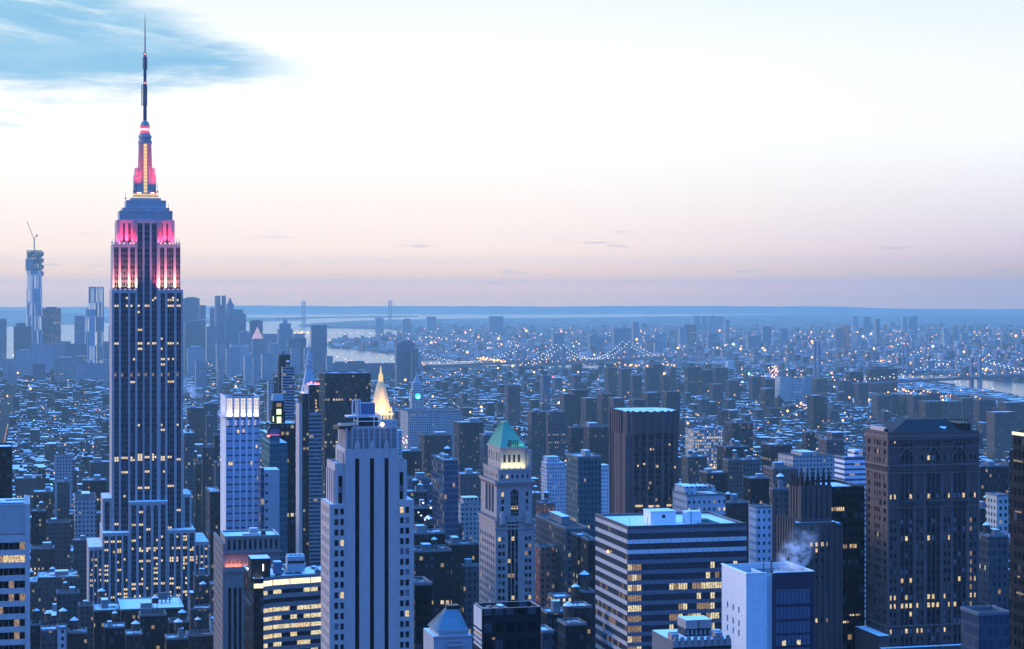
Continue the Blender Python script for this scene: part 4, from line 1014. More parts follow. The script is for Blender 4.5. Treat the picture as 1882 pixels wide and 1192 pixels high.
def lit_top_tower():
    s = Site('lit_top_apartment_tower', 'slender pale blue tower with five floodlit bays crowning its top', 'apartment tower', 415, 930)
    HEROES.append((445, 860, 'floodlit topped slim tower'))
    z, X = s.z, s.x; W = X(477.5); D = s.y(405.8) + 2; zt = z(730); zk = z(766.5); A = MB(); S = 930 / F
    bays = [(X(a), X(b)) for a, b in ((416.4, 427.7), (431, 440), (442.8, 451.6), (454.9, 463.4), (466.7, 476.8))]
    prev = 0.
    for c0, c1 in bays + [(W, W)]:
        A.box(prev, c0, 0, .8, 0, zt); prev = c1
    A.box(0, W, .8, D, 0, zk, 0, 1)
    A.box(0, .5, .8, D, zk, zt); A.box(W - .5, W, .8, D, zk, zt); A.box(.5, W - .5, D - .5, D, zk, zt)
    for c0, c1 in bays:                                    # open screen over the crown; glowing panels added behind it for the floodlight
        g = MB(); g.box(c0, c1, 2.2, 2.5, zk, zt - .6); s.part('crown_glow_panel', g, 'screen_glow')
        for i in range(1, 3): A.box(c0 + (c1 - c0) * i / 3 - .1, c0 + (c1 - c0) * i / 3 + .1, 2.0, 2.2, zk, zt - .8)
        for i in range(1, 5): A.box(c0, c1, 2.05, 2.2, zk + (zt - zk) * i / 5 - .1, zk + (zt - zk) * i / 5 + .1)
    A.box(-.2, W + .2, -.2, .5, zt, zt + .5); A.box(-.2, .5, .5, D, zt, zt + .5); A.box(W - .5, W + .2, .5, D, zt, zt + .5)
    A.box(X(430), X(470), 6, 12, zk, zt + .8, 2)
    s.part('wall', A, ['lavender_panel', 'tar', 'blackpaint'])
    for c0, c1 in bays:
        b = MB(); b.wall(c0, .5, c1, .5, 0, zk); s.part('window_bay', b, 'bay_glass')
    for px_, py in ((420, 852), (424, 852), (436, 793), (446, 792), (470, 821), (473, 879), (461, 852)):
        b = MB(); b.box(X(px_), X(px_) + .9, .35, .48, z(py + 3), z(py - 3)); s.part('lit_window', b, 'room_warm')
    for c0, c1 in bays:
        area('crown_lamp', s.e, ((c0 + c1) / 2, 1.6, zk + .25), c1 - c0, .8, 260, (1., .84, .58), (pi - .25, 0, 0), 2.0)
    area('crown_lamp', s.e, (-.9, D * .45, zk + .2), .4, D * .8, 900, (1., .84, .6), (0, pi - .35, 0), 2.0)
    b = MB(); b.box(-1.3, -.02, .5, D, zk - .4, zk); s.part('light_shelf', b, 'lavender_panel')
    s.take(-3, W + 2, -2, D + 3)
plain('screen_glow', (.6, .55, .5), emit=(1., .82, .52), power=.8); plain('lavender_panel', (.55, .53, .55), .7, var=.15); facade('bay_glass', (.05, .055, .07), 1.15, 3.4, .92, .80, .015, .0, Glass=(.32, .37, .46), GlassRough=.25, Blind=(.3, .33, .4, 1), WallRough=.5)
lit_top_tower()

def gothic_tower():
    s = Site('spired_gothic_tower', 'dark gothic tower crowned by six pointed pinnacles', 'skyscraper', 1474.5, 690)
    HEROES.append((1495, 930, 'pinnacled gothic tower'))
    z, X = s.z, s.x; W = X(1524); D = s.y(1453.8); A = MB(); z1, z0 = z(905), z(962)
    n = 6; zc = z(953)
    for i, a in enumerate([W * k / 5 for k in range(6)]):
        A.box(a - .75, a + .75, -.5, 1., zc, z(892)); b = MB(); b.box(a - .5, a + .5, -.2, .8, z(892), z(886)); b.cyl(a, .3, .85, .06, z(886), z(858.5 + (i % 2) * 1.5), 6)
        for k in range(4): b.cyl(a + .6 * cos(k * pi / 2), .3 + .6 * sin(k * pi / 2), .22, .02, z(887), z(878), 4)
        s.part('pinnacle', b, 'gothic_dark')
    for i, b in enumerate([D * k / 4 for k in range(1, 5)]):
        A.box(-.5, 1., b - .75, b + .75, zc, z(896)); p = MB(); p.cyl(.3, b, .9, .06, z(896), z(866), 6); s.part('pinnacle', p, 'gothic_dark')
    A.box(.3, W - .3, .6, D, zc, z1, 0, 2); 
    for i in range(5):
        a = W * (i + .5) / 5; A.box(a - .9, a + .9, .1, .6, z1 - 2.2, z(893)); A.box(a - .2, a + .2, .3, .6, zc + 1, z1 - 2)
    for i in range(4):
        b = D * (i + .5) / 4; A.box(.02, .32, b - .9, b + .9, z1 - 2.2, z(895))
    A.box(-.8, W + .6, -.8, D, zc - 1.2, zc)
    # lower tiers
    x0, x1 = X(1460), X(1543.6); d0 = -2.0; DL = s.y(1435, x0) + 2
    A.box(X(1462), X(1534), -1.2, D + 1, 0, zc - 1.2, 0, 2)
    for i in range(8): a = X(1462) + (X(1534) - X(1462)) * i / 7.; A.box(a - .5, a + .5, -1.7, -1.2, 0, zc - 2.2)
    A.box(x0, x1, -1., DL, 0, z0, 0, 2)
    for i in range(7): b = DL * i / 6.; A.box(x0 - .6, x0, b - .6, b + .6, 0, z0 + 1.0); A.cyl(x0 - .3, b, .55, .1, z0 + 1., z0 + 3.2, 6)
    A.box(X(1534.2), x1 + .01, -1.5, DL, 0, z(964), 0, 2)
    for px_ in (1535, 1543): A.box(X(px_) - .3, X(px_) + .3, -1.9, -1.5, 0, z(963))
    
    s.part('wall', A, ['gothic_stone', 'snow_part', 'snow_part'])
    for i in range(5):
        a0, a1 = W * i / 5 + .85, W * (i + 1) / 5 - .85; b = MB(); b.box(a0, a1, .45, .58, zc + 1, z(912)); s.part('window', b, 'slot_glass')
    for i in range(4):
        b0, b1 = D * i / 4 + .85, D * (i + 1) / 4 - .85; b = MB(); b.box(.12, .28, b0, b1, zc + 1, z(912)); s.part('window', b, 'slot_glass')
    for i in range(8):
        a = X(1482) + i * (X(1518) - X(1482)) / 8
        for py, p in ((1000, .9), (1011, .25), (1140, .5), (1030, .03), (1060, .03)):
            b = MB(); b.box(a + .15, a + .85, -1.34, -1.22, z(py + 3.6), z(py - 3.6)); s.part('window', b, 'room_warm' if random.random() < p else 'slot_glass')
    s.take(X(1437) - 2, x1 + 2, -3, DL + 6)
plain('gothic_dark', (.022, .019, .022), .9); plain('gothic_stone', (.075, .058, .056), .9, var=.5, scale=.3)
gothic_tower()

def black_block(name, label, px0, px1, pl, yt, d, lits, roofk=.4, extra=None, hero=None):
    s = Site(name, label, 'office block', px0, d); z, X = s.z, s.x
    if hero: HEROES.append(((px0 + px1) / 2, yt + 80, hero))
    W = X(px1); D = s.y(pl) if pl else 28.; A = MB(); zt = z(yt)
    A.box(0, W, 0, D, 0, zt - 1, 0, 1); parapet(A, 0, W, 0, D, zt - 1, 1.1, .5, 0)
    n = max(6, int(W / 1.6))
    for i in range(n + 1): A.box(W * i / n - .07, W * i / n + .07, -.16, 0, 0, zt - 1.2)
    s.part('wall', A, ['black', 'snow_part'])
    for a, b, ya, yb in lits:
        nn = max(1, int((b - a) / 3.5))
        for i in range(nn):
            p, q = a + (b - a) * i / nn, a + (b - a) * (i + .8) / nn
            m = MB(); m.box(X(p), X(q), -.08, -.02, z(yb), z(ya)); s.part('lit_window', m, 'room_warm' if random.random() < .6 else 'room_dim')
    if extra: extra(s, W, D, zt)
    s.take(-2, W + 2, -2, D + 3); return s
random.seed(12)
black_block('black_office_tower', 'black office tower with one lit window row beside the pinnacled gothic tower', 1524.5, 1588.5, None, 894.7, 760,
            [(1527, 1552, 932, 939), (1545, 1558, 1001, 1008), (1562, 1575, 1001, 1008), (1562, 1582, 1130, 1133), (1542, 1560, 1142, 1146)], hero='black office tower')
def topglow(s, W, D, zt):
    b = MB(); b.box(.3, W, -.2, -.05, zt - 1.0, zt - .1); s.part('light_strip', b, 'room_top')
def backstep(s, W, D, zt):
    topglow(s, W, D, zt); b = MB(); D2 = s.y(1853.5); b.box(.3, W, D + .1, D2, 0, s.z(826, 0, D), 0, 1); s.part('lower_step', b, ['black', 'snow_part'])
    b = MB(); b.box(-.2, -.05, .4, D, zt - 1.0, zt - .1); s.part('light_strip', b, 'room_top')
    for ya, y0, y1 in ((849, .2, .9), (943, .3, .8), (1063, .4, .6), (1093, .1, .7)):
        m = MB(); m.box(-.08, -.02, D * y0, D * y1, s.z(ya + 1.5), s.z(ya - 1.5)); s.part('lit_window', m, 'room_dim')
black_block('black_glass_skyscraper', 'black glass skyscraper with a glowing strip along its top edge', 1884, 1960, 1861, 795, 560,
            [], extra=backstep, hero='glowing topped black skyscraper')
black_block('dark_slab_tower', 'plain dark slab tower with a snowy roof beyond the ribbon windowed tower', -60, 22, None, 822, 1000, [])

def brown_chamfered():
    s = Site('brown_ribbed_tower', 'brown ribbed office tower with chamfered corners standing alone', 'skyscraper', 1165, 1300)
    HEROES.append((1205, 850, 'brown ribbed tower'))
    z, X = s.z, s.x; zt = z(757); zk = z(797); A = MB(); L0, x1, x2 = X(1152), X(1189), X(1217); xe = X(1258.5)
    foot = [(X(1152), 12), (X(1158), 5), (X(1165), 2), (x1, 0), (x2, 0), (X(1243), 4), (X(1252), 9), (xe, 17), (xe, 40), (X(1240), 48), (X(1170), 48), (X(1152), 38)]
    A.prism(foot, zk, zt, 0, 1)
    ins = [(x + (.6 if i > 7 else 0), y + 1.) for i, (x, y) in enumerate(foot)]
    A.prism(ins, 0, zk, 2)
    n = len(foot)
    for i in range(n):
        a, b = foot[i], foot[(i + 1) % n]; L = sqrt((b[0] - a[0]) ** 2 + (b[1] - a[1]) ** 2); k = max(1, round(L / 5.2))
        for j in range(k):
            t = j / k; x, y = a[0] + (b[0] - a[0]) * t, a[1] + (b[1] - a[1]) * t; w = 1.0 if j else 1.5
            A.box(x - w / 2, x + w / 2, y - .7, y + .9, 0, zk); A.box(x - w / 2 - .2, x + w / 2 + .2, y - 1.0, y + .6, zk, zt + .6)
    A.box(X(1152) - .2, X(1166), 2.6, 30, 0, zk, 0)
    s.part('wall', A, ['brown_concrete', 'snow_part', 'brown_glass'])
    for px_, py, w in ((1195, 826, 3), (1201, 826, 3), (1183, 853, 3), (1187, 897, 6), (1230, 818, 2), (1240, 860, 2), (1208, 858, 2), (1172, 856, 2), (1218, 876, 2), (1168, 930, 14), (1192, 931, 20), (1226, 930, 8)):
        b = MB(); b.box(X(px_), X(px_ + w), .2, .9, z(py + 1.8), z(py - 1.8)); s.part('lit_window', b, 'room_warm')
    s.take(X(1145), xe + 4, -3, 50)
plain('brown_concrete', (.11, .068, .066), .9, var=.3, scale=.15); facade('brown_glass', (.05, .035, .04), 2.0, 3.7, .8, .55, .025, .02, Glass=(.01, .012, .02), Power=1.5)
brown_chamfered()
# ------------------------------------------------------------------ towers of the middle distance
def gold_pyramid():
    s = Site('gold_pyramid_tower', 'tower whose steep gilded pyramid spire glows golden', 'tower', 684, 1750)
    HEROES.append((703, 770, 'golden pyramid spire'))
    z, X = s.z, s.x; A = MB(); W = X(722); D = W; zb = z(760)
    A.box(-3, W + 8, -2, D + 8, 0, z(792), 0, 1); A.box(0, W, 0, D, z(792), zb, 0, 1); s.part('wall', A, ['pale', 'snow_part'])
    c = W / 2
    oct_ = lambda r, zz: [(c + r * cos(pi / 8 + k * pi / 4), c + r * sin(pi / 8 + k * pi / 4), zz) for k in range(8)]
    R = MB(); R.loft([oct_(W * .5, zb), oct_(W * .47, z(752)), oct_(W * .38, z(735)), oct_(W * .24, z(712)), oct_(W * .15, z(702))], 0)
    for k in range(8):
        a, b = oct_(W * .5, zb)[k], oct_(W * .13, z(702))[k]; R.bar(a, b, .25, 0, 4)
    s.part('gilded_roof', R, 'gilded')
    L = MB(); L.loft([oct_(W * .12, z(702)), oct_(W * .11, z(690)), oct_(W * .05, z(686)), oct_(W * .02, z(673))], 0); s.part('lantern', L, 'gold_glow')
    for k in range(8):
        p = oct_(W * .52, zb)[k]; b = MB(); b.cyl(p[0], p[1], .8, .7, zb - 4, zb + 2.5, 6); b.cyl(p[0], p[1], .8, .05, zb + 2.5, zb + 6, 6); s.part('corner_pinnacle', b, 'gold_glow')
    for i in range(6):
        b = MB(); b.box(W * (i + .2) / 6, W * (i + .8) / 6, -.3, -.05, zb - 5, zb - .5); s.part('glowing_arch', b, 'gold_glow')
    Gc = (1., .62, .22)
    area('roof_lamp', s.e, (c, -6, zb - 2), W, 1.5, 13000, Gc, (pi - .55, 0, 0), 2.0); area('roof_lamp', s.e, (-6, c, zb - 2), 1.5, W, 13000, Gc, (0, pi - .55, 0), 2.0)
    s.take(-5, W + 10, -4, D + 10)
plain('gilded', (.66, .50, .26), .6)
gold_pyramid()

def clock_spire():
    s = Site('campanile_tower', 'slim pale bell tower with a steep pointed roof behind the twin dark slabs', 'tower', 556, 1950)
    z, X = s.z, s.x; A = MB(); W = X(583); D = W; c = W / 2
    A.box(0, W, 0, D, 0, z(722), 0, 1); s.part('wall', A, ['pale', 'snow_part'])
    sq = lambda r, zz: [(c - r, c - r, zz), (c + r, c - r, zz), (c + r, c + r, zz), (c - r, c + r, zz)]
    R = MB(); R.loft([sq(W * .5, z(722)), sq(W * .19, z(678)), sq(W * .17, z(672))], 0)
    for i, py in enumerate((690, 700, 708)):
        for t in (-.3, .3): R.box(c + W * t * (.35 + i * .1) - .5, c + W * t * (.35 + i * .1) + .5, c - W * (.27 + i * .062), c, z(py + 2), z(py - 1), 1)
    s.part('spire_roof', R, ['spire_stone', 'blackpaint'])
    L = MB(); L.box(c - 3.6, c + 3.6, c - 3.6, c + 3.6, z(674), z(671)); L.cyl(c, c, 2.6, 2.4, z(671), z(656), 8); L.box(c - 3, c + 3, c - 3, c + 3, z(664), z(662)); L.cyl(c, c, 2.6, 1.4, z(656), z(648), 8); L.cyl(c, c, 1.2, .8, z(648), z(640), 8); L.cyl(c, c, .7, .05, z(640), z(626), 6)
    s.part('lantern', L, 'spire_stone'); s.take(-3, W + 3, -3, D + 3)
plain('spire_stone', (.38, .40, .44), .8)
clock_spire()

def twin_slab():
    s = Site('twin_slab_tower', 'pair of joined dark slab towers with red lamps on their roofs', 'apartment tower', 556, 1500)
    HEROES.append((570, 850, 'dark twin slab tower'))
    z, X = s.z, s.x; A = MB()
    A.box(0, X(567), 0, 26, 0, z(723), 0, 2); A.box(X(567.2), X(569), 3, 26, 0, z(709), 3); A.box(X(569), X(587.5), 3, 22, 0, z(707.5), 0, 2); A.box(-2.5, -.1, .5, 20, 0, z(742), 3)
    A.box(X(572), X(584), -1, 2.9, 0, z(759), 1, 2); s.part('wall', A, ['dark', 'bands', 'snow_part', 'tower_stone'])
    b = MB(); b.box(X(567.3), X(590), -3., -1.1, 0, z(759)); s.part('balcony_bay', b, 'balcony')
    for px_, py, yy in ((557, 721.5, 3), (568, 706, 5), (573.5, 703.5, 5), (582, 705.5, 5), (587, 706, 5)):
        b = MB(); b.ball((X(px_), yy, z(py)), .9); s.part('warning_lamp', b, 'redlamp')
    for py in (736, 742, 748, 755): b = MB(); b.box(X(580.5), X(583), 2.8, 2.95, z(py + 2), z(py - 1.5)); s.part('lit_window', b, 'room_warm')
    s.take(-4, X(592), -4, 28)
facade('balcony', (.20, .21, .24), 3.2, 3.0, 1., .55, .06, .0, Glass=(.02, .025, .04))
twin_slab()

def lantern_tower():
    s = Site('green_lit_tower', 'tower topped by a small box stack lit yellow green', 'apartment tower', 500, 1050)
    HEROES.append((515, 750, 'green lit tower top'))
    z, X = s.z, s.x; A = MB(); W = X(526)
    A.box(-1, X(543), 0, 20, 0, z(778), 0, 2); A.box(0, X(525), 2, 12, z(778), z(755), 1); A.box(X(502), X(523), 3, 11, z(755), z(737), 1)
    for a in (X(506.8), X(519.5)): A.box(a - .5, a + .5, 1.2, 2, z(778), z(740), 1)
    A.loft([[(X(502), 3, z(737)), (X(523), 3, z(737)), (X(523), 11, z(737)), (X(502), 11, z(737))], [(X(504), 4.5, z(725)), (X(521), 4.5, z(725)), (X(521), 9.5, z(725)), (X(504), 9.5, z(725))]], 3)
    s.part('wall', A, ['dark', 'blackpaint', 'snow_part', 'concrete'])
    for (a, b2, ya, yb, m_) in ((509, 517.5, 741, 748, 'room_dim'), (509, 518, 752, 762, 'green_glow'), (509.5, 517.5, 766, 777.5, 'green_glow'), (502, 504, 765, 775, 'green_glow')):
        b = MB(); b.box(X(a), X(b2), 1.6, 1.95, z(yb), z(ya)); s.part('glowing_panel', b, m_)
    s.take(-2, X(545), -2, 22)
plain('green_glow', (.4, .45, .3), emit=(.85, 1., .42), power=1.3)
lantern_tower()

def teal_tower():
    s = Site('teal_glass_tower', 'teal glass tower with a rounded top edged by a row of red lights', 'apartment tower', 495.6, 960)
    z, X = s.z, s.x; A = MB(); W = X(528.3); D = s.y(480) ; n = 10
    A.box(0, W, 0, D, 0, z(814), 0, 1); A.box(.3, X(515), 1.5, D - 2, z(814), z(800), 0, 1)
    x0, x1 = X(492.5, 3), X(515, 3)
    arc = [(x0, z(801))] + [(x0 + (x1 - x0) * .22 * (1 - cos(t * pi / 12)), z(801) + (z(785.5) - z(801)) * sin(t * pi / 12)) for t in range(7)] + [(x1, z(785.5)), (x1, z(801))]
    for a, b in zip(arc, arc[1:]): A.bar((a[0], 2.6, a[1]), (b[0], 2.6, b[1]), .45, 2, 5)
    A.face([(a[0], 3., a[1]) for a in arc], None, 3); A.face([(a[0], 9., a[1]) for a in reversed(arc)], None, 3)
    for a, b in zip(arc, arc[1:]): A.face([(a[0], 3., a[1]), (a[0], 9., a[1]), (b[0], 9., b[1]), (b[0], 3., b[1])], None, 3)
    s.part('wall', A, ['teal', 'snow_part', 'blackpaint', 'tank_blue'])
    for i in range(9): b = MB(); b.ball((X(493.5 + i * 2.5), 2.2, z(801.5)), .55); s.part('red_light', b, 'redlamp')
    s.take(-10, W + 2, -2, D + 2)
    t = Site('blank_wall_tower', 'plain beige blank wall tower with one column of small windows', 'apartment tower', 485.6, 905); z, X = t.z, t.x
    A = MB(); A.box(0, X(513.7), 0, 14, 0, z(863.5), 0, 1); A.box(-1.6, -.05, .4, 12, 0, z(860), 2); t.part('wall', A, ['concrete', 'snow_part', 'glass'])
    for i in range(9): b = MB(); b.box(.5, 1.6, -.06, -.01, z(876 + i * 16.), z(871 + i * 16.)); t.part('window', b, 'pane_dark')
    t.take(-3, X(515), -2, 16)
facade('teal', (.07, .14, .15), 1.6, 3.3, .85, .75, .015, .0, Glass=(.02, .09, .11), GlassRough=.2)
teal_tower()

def con_clock():
    s = Site('clock_tower', 'pale clock tower with a blue green lit clock face', 'tower', 757, 2900)
    HEROES.append((768, 745, 'lit clock tower'))
    z, X = s.z, s.x; A = MB(); W = X(779); D = W
    A.box(0, W, 0, D, 0, z(716), 0, 1); A.box(2, W - 2, 2, D - 2, z(716), z(704), 0, 1); A.cyl(W / 2, D / 2, 6.5, 1.5, z(704), z(690), 8, 2); A.cyl(W / 2, D / 2, 1.5, .1, z(690), z(683), 6, 2); s.part('wall', A, ['pale', 'snow_part', 'concrete'])
    b = MB(); ring = [(W / 2 + 4.2 * cos(k * pi / 12), -.5, z(728) + 4.2 * sin(k * pi / 12)) for k in range(24)]; b.face(ring); f = s.part('clock_face', b, 'clock_glow')
    b = MB(); b.bar((W / 2, -.7, z(728)), (W / 2 + 2.2, -.7, z(728) - 1.8), .5, 0, 4); b.bar((W / 2, -.7, z(728)), (W / 2 - 1., -.7, z(728) - 2.8), .4, 0, 4); b.build('clock_hand', MATS['whitelamp'], f)
    s.take(-5, W + 5, -5, D + 5)
plain('clock_glow', (.1, .3, .35), emit=(.05, .72, .9), power=1.6)
con_clock()

# a plain tower described by its outline in the picture; it still stands where its distance says
WORDS = {'pale': 'pale stone', 'stone': 'grey stone', 'tan': 'tan', 'brick': 'red brick', 'brown': 'brown', 'grey': 'grey', 'dark': 'dark', 'black': 'black', 'white': 'white', 'glass': 'glassy', 'bands': 'banded',
         'vertical': 'vertically ribbed', 'litoffice': 'brightly lit', 'project': 'brown brick', 'far': 'grey', 'mass': 'grey', 'teal': 'teal glass', 'brightstrip': 'bright streaked'}
PENDING = []                                        # things whose wording needs their neighbours
def tint(m): 
    v = random.uniform(.8, 1.2); return (v, v * random.uniform(.96, 1.03), v * random.uniform(.94, 1.06))
def block(xl, xr, yt, d, style, desc=None, D=None, pl=None, tiers=(), top='plant', cat='building', name='building', group=None, k=None):
    """xl..xr front edges, yt roof line, pl far edge of the side wall; tiers: (inset px left, right, ytop) steps above"""
    s = Site(name, None, cat, xl, d, group); z, X = s.z, s.x; W = X(xr); D = D or (min(s.y(pl), 45.) if pl else max(12., min(W * 1.1, 34.)))
    c = tint(style); u0 = random.randrange(400) * 12.0; zt = z(yt); A = MB()
    A.box(0, W, 0, D, 0, zt, 0, u0=u0, col=c, top=False)
    t = .5; A.box(-.15, W + .15, -.15, t, zt - .02, zt + .9, 1, col=c); A.box(-.15, W + .15, D - t, D + .15, zt - .02, zt + .9, 1, col=c); A.box(-.15, t, t + .01, D - t - .01, zt - .02, zt + .9, 1, col=c); A.box(W - t, W + .15, t + .01, D - t - .01, zt - .02, zt + .9, 1, col=c)
    zc = zt
    for (a, b, y2) in tiers:
        x0, x1 = X(xl + a), X(xr - b); ins = max(.6, min(D * .15, (x0 + W - x1) * .5)); z2 = z(y2)
        A.box(x0, x1, ins, D - ins, zc, z2, 0, 2, u0=u0 + 36, col=c); zc = z2
    s.part('wall', A, [style, 'trim', 'snow_roof'])
    kk = k if k is not None else random.uniform(.15, .95); s.part('roof', slab(.5, W - .5, .5, D - .5, zt - .2, .3, kk), 'snow_roof')
    feat = None
    if top == 'plant' and not tiers and W > 8:
        b = MB(); w = random.uniform(.25, .45) * W; x0 = random.uniform(.1, .9) * (W - w); dd = random.uniform(.3, .5) * D; h = random.uniform(2.5, 5.)
        b.box(x0 + .6, x0 + w, D * .35, D * .35 + dd, zt, zt + h, 0, 1, u0=7.); s.part('penthouse', b, ['trim', 'snow_roof'])
    if top == 'tank' or (top == 'plant' and d < 2200 and random.random() < .55 and W > 9):
        b = MB(); tank(b, random.uniform(2.5, max(3.1, W - 2.5)), random.uniform(2.5, D * .85), zc, random.uniform(1.3, 2.2), random.uniform(2.4, 4.2), random.uniform(1.2, 5.), m=(0, 1, 2)); s.part('water_tank', b, ['wood_tank', 'snow', 'blackpaint']); feat = 'with a water tank'
    if top == 'antenna': b = MB(); b.bar((W * .5, D * .5, zc), (W * .5, D * .5, zc + 26), .8, 0, 4); s.part('antenna', b, 'steel'); feat = 'with a roof mast'
    s.take(-2, W + 2, -2, D + 2)
    if tiers and not feat: feat = 'with stepped top'
    PENDING.append((s.e, (xl + xr) / 2, yt, d, desc or WORDS.get(style, 'grey'), name.replace('_', ' '), feat)); return s
plain('trim', (.17, .17, .18), .9)
facade('brightstrip', (.42, .44, .48), 5.5, 46., .5, .94, .42, .0, Power=1.5, LitColor=(1., .96, .8, 1), Glass=(.05, .07, .1))
random.seed(31)
